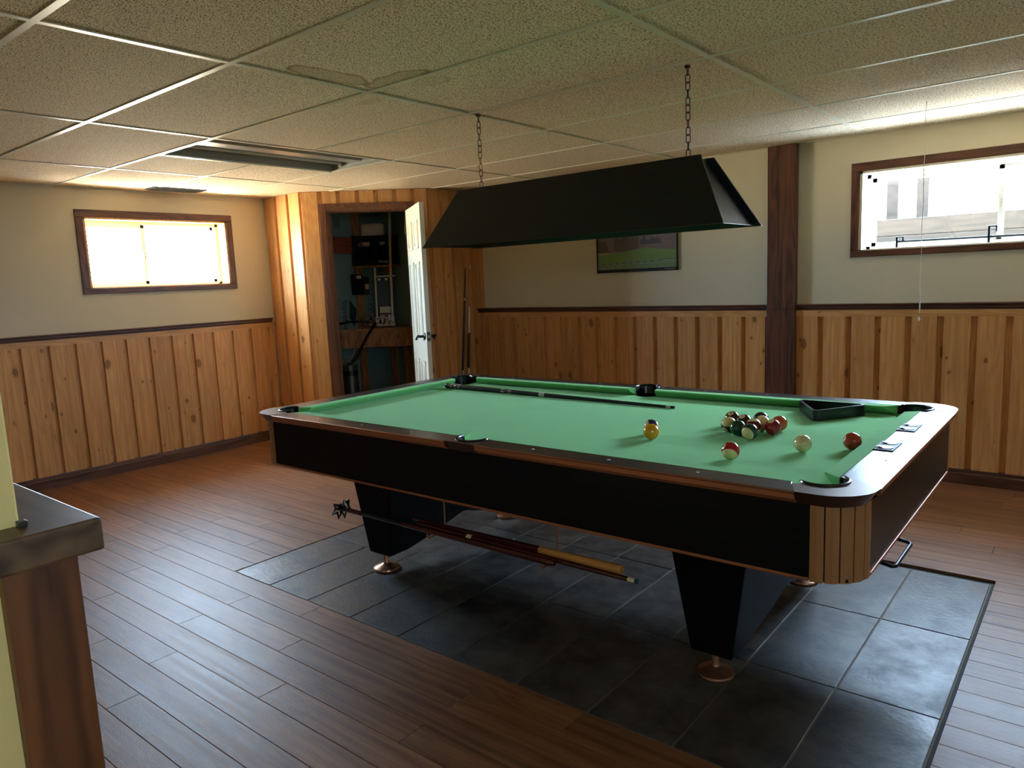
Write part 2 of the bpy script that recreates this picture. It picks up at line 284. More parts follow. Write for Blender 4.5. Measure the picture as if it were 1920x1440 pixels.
# ------------------------------------------------------------------ mesh helpers
class MB:
    def __init__(s): s.v = []; s.f = []; s.m = []; s.mi = 0
    def add(s, vs, fs):
        o = len(s.v); s.v += [tuple(v) for v in vs]
        for f in fs: s.f.append([i+o for i in f]); s.m.append(s.mi)
        return s
    def box(s, x0, x1, y0, y1, z0, z1):
        return s.add([(x0, y0, z0), (x1, y0, z0), (x1, y1, z0), (x0, y1, z0), (x0, y0, z1), (x1, y0, z1), (x1, y1, z1), (x0, y1, z1)],
                     [(0, 3, 2, 1), (4, 5, 6, 7), (0, 1, 5, 4), (1, 2, 6, 5), (2, 3, 7, 6), (3, 0, 4, 7)])
    def prism(s, poly, z0, z1, poly0=None, axis=2):
        p0 = poly0 or poly; n = len(poly)
        def T(p, z): return {2: (p[0], p[1], z), 1: (p[0], z, p[1]), 0: (z, p[0], p[1])}[axis]
        vs = [T(p, z0) for p in p0]+[T(p, z1) for p in poly]
        fs = [list(range(n))[::-1], list(range(n, 2*n))]+[(i, (i+1) % n, n+(i+1) % n, n+i) for i in range(n)]
        return s.add(vs, fs)
    def tube(s, pts, r, n=8, closed=False, caps=True):
        pts = [Vector(p) for p in pts]; k = len(pts); rr = r if isinstance(r, (list, tuple)) else [r]*k
        up = None; rings = []
        for i, p in enumerate(pts):
            a = pts[(i-1) % k] if (i > 0 or closed) else p; b = pts[(i+1) % k] if (i < k-1 or closed) else p
            t = (b-a).normalized()
            if up is None: up = Vector((0, 0, 1)) if abs(t.z) < .9 else Vector((1, 0, 0))
            x = t.cross(up).normalized(); up = x.cross(t).normalized()
            rings.append([p+(x*math.cos(q*2*PI/n)+up*math.sin(q*2*PI/n))*rr[i] for q in range(n)])
        vs = [v for g in rings for v in g]; fs = []
        for i in range(k if closed else k-1):
            j = (i+1) % k
            for q in range(n): fs.append((i*n+q, i*n+(q+1) % n, j*n+(q+1) % n, j*n+q))
        if caps and not closed: fs += [list(range(n))[::-1], [(k-1)*n+q for q in range(n)]]
        return s.add(vs, fs)
    def lathe(s, prof, n=24, c=(0, 0, 0), axis='z'):
        vs = []; fs = []; k = len(prof)
        for r, z in prof:
            for q in range(n):
                a = q*2*PI/n; v = (r*math.cos(a), r*math.sin(a), z)
                if axis == 'x': v = (z, v[0], v[1])
                if axis == 'y': v = (v[0], z, v[1])
                vs.append((v[0]+c[0], v[1]+c[1], v[2]+c[2]))
        for i in range(k-1):
            for q in range(n): fs.append((i*n+q, i*n+(q+1) % n, (i+1)*n+(q+1) % n, (i+1)*n+q))
        fs += [list(range(n))[::-1], [(k-1)*n+q for q in range(n)]]
        return s.add(vs, fs)
    def xf(s, m, start=0):
        for i in range(start, len(s.v)): s.v[i] = tuple(m @ Vector(s.v[i]))
        return s
    def build(s, name, mats, parent=None, smooth=False, bevel=0, loc=None, rotz=None, angle=35):
        me = bpy.data.meshes.new(name); me.from_pydata(s.v, [], s.f)
        if not isinstance(mats, (list, tuple)): mats = [mats]
        for q in mats: me.materials.append(q)
        for p, i in zip(me.polygons, s.m): p.material_index = i
        bm = bmesh.new(); bm.from_mesh(me)
        bmesh.ops.recalc_face_normals(bm, faces=bm.faces)
        if smooth:
            for f in bm.faces: f.smooth = True
            for e in bm.edges:
                e.smooth = len(e.link_faces) == 2 and e.calc_face_angle(0) < math.radians(angle)
        bm.to_mesh(me); bm.free()
        o = bpy.data.objects.new(name, me); C.objects.link(o)
        if parent: o.parent = parent
        if loc is not None: o.location = loc
        if rotz is not None: o.rotation_euler = (0, 0, rotz)
        if bevel:
            b = o.modifiers.new('bevel', 'BEVEL'); b.width = bevel; b.segments = 2; b.limit_method = 'ANGLE'; b.angle_limit = math.radians(40)
        return o
def tag(o, label, cat, group=None):
    o['label'] = label; o['category'] = cat
    if group: o['group'] = group
    return o
def struct(o, label=None):
    o['kind'] = 'structure'
    if label: o['label'] = label
    return o
def thing(name, label, cat, loc=(0, 0, 0), rotz=0, group=None):
    o = bpy.data.objects.new(name, None); C.objects.link(o); o.location = loc; o.rotation_euler = (0, 0, rotz); o.empty_display_size = .1
    return tag(o, label, cat, group)
def sempty(name, label, loc=(0, 0, 0)):
    o = bpy.data.objects.new(name, None); C.objects.link(o); o.location = loc; o['kind'] = 'structure'; o['label'] = label; return o
def copy(o, loc=None, parent='same', rotz=None):
    c = o.copy(); C.objects.link(c)
    if parent != 'same': c.parent = parent
    if loc is not None: c.location = loc
    if rotz is not None: c.rotation_euler = (0, 0, rotz)
    return c
def text(name, s, size, mat, parent, m, ext=.0003, align='CENTER'):
    cu = bpy.data.curves.new(name, 'FONT'); cu.body = s; cu.size = size; cu.extrude = ext; cu.align_x = align; cu.align_y = 'CENTER'
    o = bpy.data.objects.new(name, cu); C.objects.link(o)
    dg = bpy.context.evaluated_depsgraph_get(); me = bpy.data.meshes.new_from_object(o.evaluated_get(dg)); bpy.data.objects.remove(o)
    me.materials.clear(); me.materials.append(mat)
    o = bpy.data.objects.new(name, me); C.objects.link(o)
    if parent: o.parent = parent
    o.matrix_local = m
    return o
def frame_m(loc, x, y):
    x = Vector(x).normalized(); y = Vector(y).normalized(); z = x.cross(y)
    m = Matrix((x, y, z)).transposed().to_4x4(); m.translation = loc; return m

# ------------------------------------------------------------------ room numbers
XL, YB, XR, YF = -3.364, 4.128, 4.30, -2.60
SX, SY = -2.83, 2.87          # closet: end of short wall, start of the diagonal
EX, EY = -2.08, 3.62          # end of the diagonal

# floor -------------------------------------------------------------
fl = struct(MB().box(XL-.3, XR+.3, YF-.3, YB+.3, -.12, -.012).build('floor', M['groutdark']), 'dark laminate plank floor with a grey slate tile inlay under the pool table')
IX0, IX1, IY0, IY1 = -.762, 2.113, .855, 2.565
pw = .1102; rows = []
y = 1.183-pw*17
while y < YB: rows.append(y); y += pw
plank_me = {}
def plank(x0, x1, y0, y1):
    k = (round(x1-x0, 3), round(y1-y0, 3))
    g = .0007
    if k not in plank_me:
        w_, h_ = (x1-x0)/2-g, (y1-y0)/2-g
        o = MB().prism([(-w_, -h_), (w_, -h_), (w_, h_), (-w_, h_)], -.012, -.0012).add([(-w_, -h_, -.0012), (w_, -h_, -.0012), (w_, h_, -.0012), (-w_, h_, -.0012), (-w_+.0009, -h_+.0009, 0), (w_-.0009, -h_+.0009, 0), (w_-.0009, h_-.0009, 0), (-w_+.0009, h_-.0009, 0)],
            [(4, 5, 6, 7), (0, 1, 5, 4), (1, 2, 6, 5), (2, 3, 7, 6), (3, 0, 4, 7)])
        o.f.pop(1); o.m.pop(1)
        ob = o.build('plank', M['laminate'], fl); plank_me[k] = ob.data
    else:
        ob = bpy.data.objects.new('plank', plank_me[k]); C.objects.link(ob); ob.parent = fl
    ob.location = ((x0+x1)/2, (y0+y1)/2, 0)
for i, y0 in enumerate(rows):
    y1 = min(y0+pw, YB)
    segs = [(XL, XR)]
    if y1 > IY0+.02 and y0 < IY1-.02: segs = [(XL, IX0-.006), (IX1+.012, XR)]
    if abs(y0-IY0) < .03: y0 = y0
    off = [0, .46, .92, .28, .74, .12, .60][i % 7]
    for a, b in segs:
        cuts = [a]; x = XL-1.32+off+((i*37) % 5)*.04
        while x < b-.1:
            x += 1.32
            if a+.12 < x < b-.12: cuts.append(round(x, 3))
        cuts.append(b)
        for p, q in zip(cuts, cuts[1:]): plank(p, q, y0, y1)
sub = MB().box(XL, XR, YF, rows[0]-.002, -.012, 0).build('plank', M['laminate'], fl); sub['kind'] = 'stuff'
# slate inlay
inl = MB().box(IX0-.006, IX1+.006, IY0-.004, IY1+.006, -.012, -.0035).build('grout', M['grout'], fl)
MB().box(IX1+.003, IX1+.012, IY0-.004, IY1+.01, -.012, -.0015).build('edge_strip', M['groutdark'], fl)
xs = [IX0]+[1.82-.2869*k for k in range(8, -1, -1)]+[IX1]; ys = [IY0, 1.42, 2.0, IY1]
tcache = {}
for i in range(len(xs)-1):
    for j in range(3):
        g = .0028; w_, h_ = (xs[i+1]-xs[i])/2-g, (ys[j+1]-ys[j])/2-g; k = (round(w_, 3), round(h_, 3))
        if k not in tcache: o = MB().box(-w_, w_, -h_, h_, -.012, 0).build('slate_tile', M['slate'], fl, bevel=.0015); tcache[k] = o
        else: o = copy(tcache[k])
        o.location = ((xs[i]+xs[i+1])/2, (ys[j]+ys[j+1])/2, random.uniform(-.0006, .0002))

# walls --------------------------------------------------------------
def wall_hole_x(name, x0, x1, ya, yb, z1, hy0, hy1, hz0, hz1, mat):
    m = MB()
    m.box(x0, x1, ya, hy0, 0, z1).box(x0, x1, hy1, yb, 0, z1).box(x0, x1, hy0, hy1, 0, hz0).box(x0, x1, hy0, hy1, hz1, z1)
    return m.build(name, mat)
def wall_hole_y(name, y0, y1, xa, xb, z1, hx0, hx1, hz0, hz1, mat):
    m = MB()
    m.box(xa, hx0, y0, y1, 0, z1).box(hx1, xb, y0, y1, 0, z1).box(hx0, hx1, y0, y1, 0, hz0).box(hx0, hx1, y0, y1, hz1, z1)
    return m.build(name, mat)
ZT = 2.45
wl = struct(wall_hole_x('wall_left', XL-.26, XL, YF-.26, YB+.26, ZT, 1.377, 2.489, 1.395, 1.910, M['paint_cream']), 'cream painted wall with the small window, pine boards below')
wb = struct(wall_hole_y('wall_back', YB, YB+.26, XL, XR+.26, ZT, 1.188, 2.63, 1.416, 1.898, M['paint_cream']), 'long cream painted wall behind the table, pine boards below')
wr = struct(wall_hole_x('wall_right', XR, XR+.26, YF, YB, ZT, -1.6, -1.0, 1.46, 1.90, M['paint_cream']), 'cream wall on the right side')  # the opening is for the added fill window
wf = struct(MB().box(XL, XR+.26, YF-.26, YF, 0, ZT).build('wall_front', M['paint_cream']), 'cream wall behind the viewer')
# unseen house storey, added to block sun from the room and back ground
struct(MB().box(XL-.35, XR+.35, YF-.35, YB+.35, ZT, 5.2).build('wall_upper', M['siding']), 'unseen house storey above the basement, added to block the sun')

# knotty pine boards -------------------------------------------------
def board_mesh(w_, h_, name='board'):
    lip = .014; d0, d1 = .004, .022
    poly = [(0, 0), (w_-.0006, 0), (w_-.0006, d0), (w_-lip, d0), (w_-lip-.005, d1), (lip+.004, d1), (lip, d0), (0, d0)]
    return MB().prism(poly, 0, h_)
bcache = {}
def board(parent, origin, direc, w_, z0, h_, mat='pine'):
    """a board whose width runs along direc (2D), its face standing out to the right-hand side of direc"""
    k = (round(w_, 3), round(h_, 3), mat)
    ang = math.atan2(direc[1], direc[0])
    if k not in bcache:
        m = board_mesh(w_, h_)
        m.v = [(x, -y_, z) for x, y_, z in m.v]
        o = m.build('board', M[mat], parent); bcache[k] = o.data
    else:
        o = bpy.data.objects.new('board', bcache[k]); C.objects.link(o); o.parent = parent
    o.location = (origin[0], origin[1], z0); o.rotation_euler = (0, 0, ang)
    return o
bw = .1755
# left wall: face looks to +x, so width runs along +y ... right-hand side of (0,1) is +x
y = 1.035-bw*12
while y < 2.84:
    board(wl, (XL, y), (0, 1), min(bw, SY-.0-y), .09, 1.005-.09); y += bw
bw2 = .1715
# back wall: face looks to -y; width along +x, right-hand side of (1,0) is -y
x = .623-bw2*16
while x < .60:
    if x > -1.98: board(wb, (x, YB), (1, 0), bw2, .09, 1.005-.09)
    x += bw2
board(wb, (-2.095, YB), (1, 0), .1455, 0.0, 2.115)
x = .969-bw2
while x < XR-.05:
    board(wb, (x, YB), (1, 0), min(bw2, XR-x), .09, 1.005-.09); x += bw2
MB().box(XL, XL+.024, YF, SY, 1.005, 1.046).build('top_board', M['pine_y'], wl)
MB().box(-1.9495, .623, YB-.024, YB, 1.005, 1.046).build('top_board', M['pine_h'], wb)
MB().box(.812, XR, YB-.024, YB, 1.005, 1.046).build('top_board', M['pine_h'], wb)
# chair rails
def rail_prof(): return [(0, 0), (.022, 0), (.022, .012), (.028, .018), (.028, .030), (.040, .036), (.040, .044), (0, .044)]
pf = rail_prof()
struct(MB().prism([(XL+a, 1.042+b) for a, b in pf], YF, 2.842, axis=1).build('trim_1', M['brown_y'], bevel=.0015), 'dark brown chair rail on the left wall')
struct(MB().prism([(YB-a, 1.042+b) for a, b in pf][::-1], -2.02, .623, axis=0).build('trim_2', M['brown_x'], bevel=.0015), 'dark brown chair rail left of the post')
struct(MB().prism([(YB-a, 1.042+b) for a, b in pf][::-1], .812, XR, axis=0).build('trim_3', M['brown_x'], bevel=.0015), 'dark brown chair rail right of the post')
# baseboards
bf = [(0, 0), (.030, 0), (.030, .062), (.024, .070), (.024, .078), (.018, .092), (0, .092)]
struct(MB().prism([(XL+a, b) for a, b in bf], YF, SY, axis=1).build('baseboard_left', M['brown_y']), 'dark brown baseboard of the left wall')
struct(MB().prism([(YB-a, b) for a, b in bf][::-1], -2.06, XR, axis=0).build('baseboard_back', M['brown_x']), 'dark brown baseboard of the back wall')
# boxed post
po = struct(MB().box(.623, .812, YB-.050, YB, 0, H).build('trim_4', M['brown'], bevel=.004), 'dark brown boxed post from floor to ceiling beside the right window')
MB().box(.623, .812, YB-.056, YB-.045, 1.055, 1.062).build('joint', M['brown_x'], po)

# closet in the corner -------------------------------------------------
wc = sempty('wall_closet', 'knotty pine walls of the angled corner closet')
MB().box(XL, SX, SY+.018, SY+.09, 0, H+.05).build('frame_panel', M['stud'], wc)
n3 = (SX-XL)/3
for k in range(3): board(wc, (XL+k*n3, SY+.018), (1, 0), n3, 0, H-.002)
dg = Vector((EX-SX, EY-SY)); DL_ = dg.length; dg.normalize(); nr = Vector((dg.y, -dg.x))        # nr looks into the room
rot45 = math.atan2(dg.y, dg.x)
def dpt(s, o=0): return (SX+dg.x*s+nr.x*o, SY+dg.y*s+nr.y*o)
def dbox(mb, s0, s1, o0, o1, z0, z1):
    q = [dpt(s0, o0), dpt(s1, o0), dpt(s1, o1), dpt(s0, o1)]; return mb.prism(q, z0, z1)
fr = MB(); dbox(fr, 0, .20, -.10, -.018, 0, H+.05); dbox(fr, .20, .86, -.10, -.018, 1.975, H+.05); dbox(fr, .86, DL_, -.10, -.018, 0, H+.05)
fr.build('frame_panel', M['stud'], wc)
board(wc, dpt(0, -.018), dg, .158, 0, H-.002)
hw = (.93-.158)/5
for k in range(5): board(wc, dpt(.158+k*hw, -.018), dg, hw, 2.0, H-.002-2.0)
board(wc, dpt(.93, -.018), dg, DL_-.93, 0, H-.002)
MB().box(EX-.09, EX-.018, EY, YB, 0, H+.05).build('frame_panel', M['stud'], wc)
cw = (YB-EY)/4
for k in range(4): board(wc, (EX-.018, EY+k*cw), (0, 1), cw, 0, H-.002)
# door opening: casing and jambs
do = sempty('door_1', 'dark brown casing and white panel door of the corner closet')
mc = MB(); dbox(mc, .147, .205, 0, .018, 0, 2.016); mc.build('casing', M['casing'], do, bevel=.003)
mc = MB(); dbox(mc, .876, .934, 0, .018, 0, 2.016); mc.build('casing', M['casing'], do, bevel=.003)
mc = MB(); dbox(mc, .205, .876, 0, .018, 1.956, 2.016); mc.build('casing', M['casing_x'], do, bevel=.003)
mc = MB(); dbox(mc, .205, .222, -.115, .004, 0, 1.962); dbox(mc, .860, .877, -.115, .004, 0, 1.962); dbox(mc, .222, .860, -.115, .004, 1.945, 1.962); mc.build('jamb', M['casing'], do)
mc = MB(); dbox(mc, .222, .234, -.06, -.045, 0, 1.945); dbox(mc, .848, .860, -.06, -.045, 0, 1.945); mc.build('stop', M['casing'], do)
# leaf: hinged on the right jamb, swung out into the room
hx, hy = dpt(.858, .022); da = math.radians(-34)
leaf = MB().box(0, .66, 0, .035, .012, 1.940).build('door_leaf', M['door'], do, bevel=.002, loc=(hx, hy, 0), rotz=da)
cols = [(.10, .29), (.37, .56)]; rws = [(.20, .72), (.88, 1.50), (1.60, 1.82)]
for (a, b) in cols:
    for (c_, d_) in rws:
        for yy, sg in ((0, -1), (.035, 1)):
            m = MB()
            e = .018
            for (q0, q1, q2, q3) in ((a, b, c_, c_+e), (a, b, d_-e, d_), (a, a+e, c_, d_), (b-e, b, c_, d_)):
                m.box(q0, q1, min(yy, yy+sg*.007), max(yy, yy+sg*.007), q2, q3)
            i0, i1, j0, j1 = a+.035, b-.035, c_+.035, d_-.035
            m.prism([(i0+.01, j0+.01), (i1-.01, j0+.01), (i1-.01, j1-.01), (i0+.01, j1-.01)], yy+sg*.006, yy, poly0=None, axis=1)
            m.build('panel', M['door'], leaf)
for yy, sg in ((0, -1), (.035, 1)):
    m = MB(); m.lathe([(.0, 0), (.027, 0), (.027, .006), (.02, .012), (.010, .014), (.010, .045), (.0, .045)], 20, axis='y')
    m.v = [(x_+.60, yy+sg*y_, z_+.92) for x_, y_, z_ in m.v]
    m.tube([(.60, yy+sg*.045, .92), (.575, yy+sg*.05, .925), (.545, yy+sg*.05, .918), (.51, yy+sg*.052, .905), (.497, yy+sg*.055, .89)], [.009, .009, .0075, .007, .008], 10)
    m.build('lever_handle', M['black_metal'], leaf, smooth=True)
m = MB().box(.6595, .6612, .006, .029, .885, .955); m.mi = 1; m.box(.6612, .672, .011, .024, .91, .93); m.build('latch_plate', [M['steel_tank'], M['silver']], leaf)
for z in (.2, .97, 1.74): MB().tube([(-.004, -.006, z), (-.004, -.006, z+.09)], .007, 8).build('hinge', M['casting'], leaf)

# ceiling -------------------------------------------------------------
ce = struct(MB().box(XL-.26, XR+.26, YF-.26, YB+.26, H+.13, ZT).build('ceiling', M['dark']), 'suspended ceiling of fissured cream tiles in a white grid')
T2, T4 = .6096, 1.2192
cc = {}
def in_closet(x0, x1, y0, y1): return False
def ctile(x0, x1, y0, y1):
    g = .004; k = (round(x1-x0, 3), round(y1-y0, 3)); w_, h_ = (x1-x0)/2-g, (y1-y0)/2-g
    if k not in cc: o = MB().box(-w_, w_, -h_, h_, 0, .014).build('ceiling_tile', M['ceil'], ce); cc[k] = o
    else: o = copy(cc[k])
    o.location = ((x0+x1)/2, (y0+y1)/2, H+random.uniform(0, .0015))
gx = [XL, -2*T4, -T4, 0, T4, 2*T4, 3*T4, XR]; gy = [YF]+[T2*k for k in range(-4, 7)]+[YB]
for i in range(len(gx)-1):
    for j in range(len(gy)-1):
        x0, x1, y0, y1 = gx[i], gx[i+1], gy[j], gy[j+1]
        if i == 1 and j in (7, 8):            # the light fixture fills half of these two bays
            ctile(x0, -3*T2, y0, y1); continue
        if i == 0 and abs(y0-1.83) < .05:     # the bay with the air register
            pass
        ctile(x0, x1, y0, y1)
def tee(x0, x1, y0, y1): MB().box(x0, x1, y0, y1, H-.0025, H+.002).build('tee_bar', M['tee'], ce)
for x in gx[1:-1]: tee(x-.012, x+.012, YF, YB)
for j, y in enumerate(gy[1:-1]):
    for i in range(len(gx)-1):
        x1 = gx[i+1]
        if i == 1 and abs(y-3*T2) < .01: x1 = -3*T2
        tee(gx[i]+.012, x1-.012, y-.012, y+.012)
tee(-3*T2-.012, -3*T2+.012, 2*T2+.012, 4*T2-.012)
ang = MB().box(XL, XL+.022, YF, SY, H-.003, H+.002).box(XL, XR, YB-.022, YB, H-.003, H+.002)
ang.build('wall_angle', M['tee'], ce)

# windows -------------------------------------------------------------
def window(name, label, ax, face, out, a0, a1, z0, z1, am, jm, cm, flip):
    """ax: 'x' = the opening lies in a wall of constant x; face = room face; out = +1/-1 outward; am = mullion place"""
    w0 = sempty(name, label)
    def bx(mb, a, b, d0, d1, zz0, zz1):
        p, q = sorted((face+out*d0, face+out*d1))
        return mb.box(p, q, a, b, zz0, zz1) if ax == 'x' else mb.box(a, b, p, q, zz0, zz1)
    cwid = .052
    m = MB(); bx(m, a0-cwid, a1+cwid, -.016, 0, z1, z1+cwid); m.build('casing', cm[0], w0, bevel=.003)
    m = MB(); bx(m, a0-cwid, a1+cwid, -.016, 0, z0-cwid+.012, z0); m.build('casing', cm[0], w0, bevel=.003)
    for a, b in ((a0-cwid, a0), (a1, a1+cwid)):
        m = MB(); bx(m, a, b, -.016, 0, z0, z1); m.build('casing', cm[1], w0, bevel=.003)
    t = .014
    m = MB(); bx(m, a0-.001, a1+.001, -.010, .20, z1-t, z1); bx(m, a0-.001, a1+.001, -.010, .20, z0-.001, z0+.006); bx(m, a0, a0+t, -.010, .20, z0, z1); bx(m, a1-t, a1, -.010, .20, z0, z1)
    m.build('jamb', jm, w0)
    f = .022; i0, i1, k0, k1 = a0+t, a1-t, z0+.006, z1-t
    fm = MB(); bx(fm, i0, i1, .11, .19, k1-f, k1); bx(fm, i0, i1, .11, .19, k0, k0+f*.8); bx(fm, i0, i0+f, .11, .19, k0, k1); bx(fm, i1-f, i1, .11, .19, k0, k1)
    fm.build('window_frame', M['vinyl'], w0)
    for (a, b, d) in ((i0+f, am+.014, .125 if flip else .15), (am-.014, i1-f, .15 if flip else .125)):
        s = .024; e0, e1 = k0+f*.8, k1-f
        sm = MB(); bx(sm, a, b, d, d+.022, e1-s, e1); bx(sm, a, b, d, d+.022, e0, e0+s); bx(sm, a, a+s, d, d+.022, e0, e1); bx(sm, b-s, b, d, d+.022, e0, e1)
        so = sm.build('sash', M['vinyl'], w0)
        g = MB(); bx(g, a+s*.6, b-s*.6, d+.009, d+.012, e0+s*.6, e1-s*.6); g.build('pane', M['glass'], so)
    m = MB(); lz = (k0+k1)/2-.03; bx(m, am-.006, am+.010, .118, .127, lz, lz+.05); m.build('sash_lock', M['white_plastic'], w0)
    return w0
w1 = window('window_1', 'small sliding basement window in the left wall, brown casing', 'x', XL, -1, 1.377, 2.489, 1.395, 1.910, 1.853, M['jamb'], (M['brown_y'], M['brown']), True)
w2 = window('window_2', 'sliding basement window in the back wall, brown casing', 'y', YB, 1, 1.188, 2.63, 1.416, 1.898, 1.912, M['jamb_w'], (M['brown_x'], M['brown']), False)
w3 = window('fill_window', 'unseen window added in the right wall to light the yellow wall end', 'x', XR, 1, -1.6, -1.0, 1.46, 1.90, -1.3, M['jamb_w'], (M['brown_y'], M['brown']), False)  # out of view, added as fill light for the yellow wall end

# security bar lying in the right window
sb = thing('security_bar', 'black metal bar with end brackets lying across the sill of the right window', 'bar', (1.40, YB+.04, 1.424))
MB().tube([(0, 0, .035), (1.12, 0, .030)], .007, 10).build('rod', M['black_metal'], sb, smooth=True)
for x_, h_ in ((-.012, 0), (.465, .03)):
    m = MB().box(x_, x_+.012, -.012, .012, 0, .065+h_).box(x_, x_+.045, -.010, .010, .058+h_, .065+h_).box(x_+.036, x_+.045, -.010, .010, .030+h_, .065+h_)
    m.build('bracket', M['black_metal'], sb, bevel=.002)

# stub wall at the left with its cap ------------------------------------
wp = struct(MB().box(.30, 1.405, YF, -.597, 0, H).build('wall_partition', M['paint_yellow'], bevel=.003), 'yellow painted wall end in the left foreground')
MB().box(.30, 1.405, -.597, -.552, 0, 1.018).build('wall_stub', M['paint_yellow'], wp)
struct(MB().box(1.12, 1.425, -.628, -.545, 0, 1.018).build('trim_5', M['kneewood'], bevel=.002), 'stained wooden end panel of the half wall in the left foreground')
struct(MB().box(1.06, 1.462, -.665, -.525, 1.018, 1.060).build('trim_6', M['kneecap'], bevel=.004), 'stained wooden cap on the half wall in the left foreground')

# ==================================================================== POOL TABLE
TX0, TX1, TY0, TY1, ZR, ZB = -.652, 2.008, .940, 2.390, .772, .737
CX, CY = (TX0+TX1)/2, (TY0+TY1)/2
tb = thing('pool_table', 'large black pool table with green cloth and bronze trim standing on the slate inlay', 'pool table', (CX, CY, 0))
hx_, hy_ = (TX1-TX0)/2, (TY1-TY0)/2       # all parts below are in table coordinates
fx, fy = hx_-.162, hy_-.141               # cushion noses
pu, pv, pr_ = .140, .143, .060            # corner pocket centre from the outer corner, radius
sv, sr = .080, .058                       # side pocket centre from the outer edge, radius
corners = [(-1, -1), (1, -1), (1, 1), (-1, 1)]
def P(sx, sy, u, v): return (sx*(hx_-u), sy*(hy_-v))
def arc(cx, cy, r, a0, a1, n): return [(cx+r*math.cos(math.radians(a0+(a1-a0)*k/n)), cy+r*math.sin(math.radians(a0+(a1-a0)*k/n))) for k in range(n+1)]
def cpoly(sx, sy, pts):                   # corner-space polygon -> table space, orientation kept counter-clockwise
    q = [P(sx, sy, u, v) for u, v in pts]
    return q
# bed: slate slab under green cloth, with notches at the pockets
bx_, by_ = hx_-.105, hy_-.085
out = []
for (sx, sy), (a0, a1) in zip(corners, ((90, 0), (180, 90), (270, 180), (360, 270))):
    cx_, cy_ = P(sx, sy, pu, pv)
    out_c = arc(cx_, cy_, .064, a0-45+90 if False else {(-1, -1): 120, (1, -1): 210, (1, 1): 300, (-1, 1): 30}[(sx, sy)], {(-1, -1): -30, (1, -1): 60, (1, 1): 150, (-1, 1): -120}[(sx, sy)], 10)
    # clip the arc ends to the slab edges
    pre = {(-1, -1): (-bx_, cy_+.056), (1, -1): (cx_-.056, -by_), (1, 1): (bx_, cy_-.056), (-1, 1): (cx_+.056, by_)}[(sx, sy)]
    post = {(-1, -1): (cx_+.056, -by_), (1, -1): (bx_, cy_+.056), (1, 1): (cx_-.056, by_), (-1, 1): (-bx_, cy_-.056)}[(sx, sy)]
    out += [pre]+out_c[0:]+[post]
    if (sx, sy) == (-1, -1): out += [(-.058, -by_)]+arc(0, -hy_+sv, .060, 175, 5, 10)[0:0]+[(-.058, -hy_+sv)]+arc(0, -hy_+sv, .058, 180, 0, 10)[1:-1]+[(.058, -hy_+sv), (.058, -by_)]
    if (sx, sy) == (1, 1): out += [(.058, by_), (.058, hy_-sv)]+arc(0, hy_-sv, .058, 0, -180, 10)[1:-1]+[(-.058, hy_-sv), (-.058, by_)]
# keep only a clean outline
def clean(p):
    r = []
    for q in p:
        if not r or (abs(q[0]-r[-1][0])+abs(q[1]-r[-1][1])) > 1e-4: r.append(q)
    return r
MB().prism(clean(out), ZB-.028, ZB).build('cloth_bed', M['cloth'], tb)
# cushions
def cushion(pts_nose, pts_back):
    """nose a->b and back a->b (2D); top level, nose undercut"""
    (n0, n1), (b0, b1) = pts_nose, pts_back
    def lerp(p, q, t): return (p[0]+(q[0]-p[0])*t, p[1]+(q[1]-p[1])*t)
    secs = [(n0, b0), (n1, b1)]; vs = []
    for n_, b_ in secs:
        pr = [(0.0, .7705), (0.04, .772), (1, .772), (1, ZB+.002), (.72, ZB+.002), (.05, .763), (0, .767)]
        for t, z in pr: q = lerp(n_, b_, t); vs.append((q[0], q[1], z))
    k = 7
    return MB().add(vs, [(i, (i+1) % k, k+(i+1) % k, k+i) for i in range(k)]+[list(range(k))[::-1], list(range(k, 2*k))])
cb = .048
for sy in (-1, 1):
    for sx in (-1, 1):
        cushion(((sx*(fx-.085), sy*fy), (sx*.070, sy*fy)), ((sx*(fx-.048), sy*(fy+cb)), (sx*.056, sy*(fy+cb)))).build('cushion', M['cloth'], tb)
for sx in (-1, 1):
    cushion(((sx*fx, -(fy-.085)), (sx*fx, fy-.085)), ((sx*(fx+cb), -(fy-.048)), (sx*(fx+cb), fy-.048))).build('cushion', M['cloth'], tb)
# rail tops
for sy in (-1, 1):
    for sx in (-1, 1):
        pts = [P(sx, sy, u, v) for u, v in ((.170, .004), (hx_-.0705, .004), (hx_-.0705, .092), (.205, .092), (.200, .070))]
        MB().prism(pts, .7690, ZR).build('rail', M['rail'], tb, bevel=.002)
for sx in (-1, 1):
    pts = [(sx*(hx_-.004), -(hy_-.136)), (sx*(hx_-.004), hy_-.136), (sx*(hx_-.090), hy_-.196), (sx*(hx_-.113), hy_-.192), (sx*(hx_-.113), -(hy_-.192)), (sx*(hx_-.090), -(hy_-.196))]
    if sx < 0: pts = pts[::-1]
    MB().prism(pts, .7690, ZR).build('rail', M['rail_y'], tb, bevel=.002)
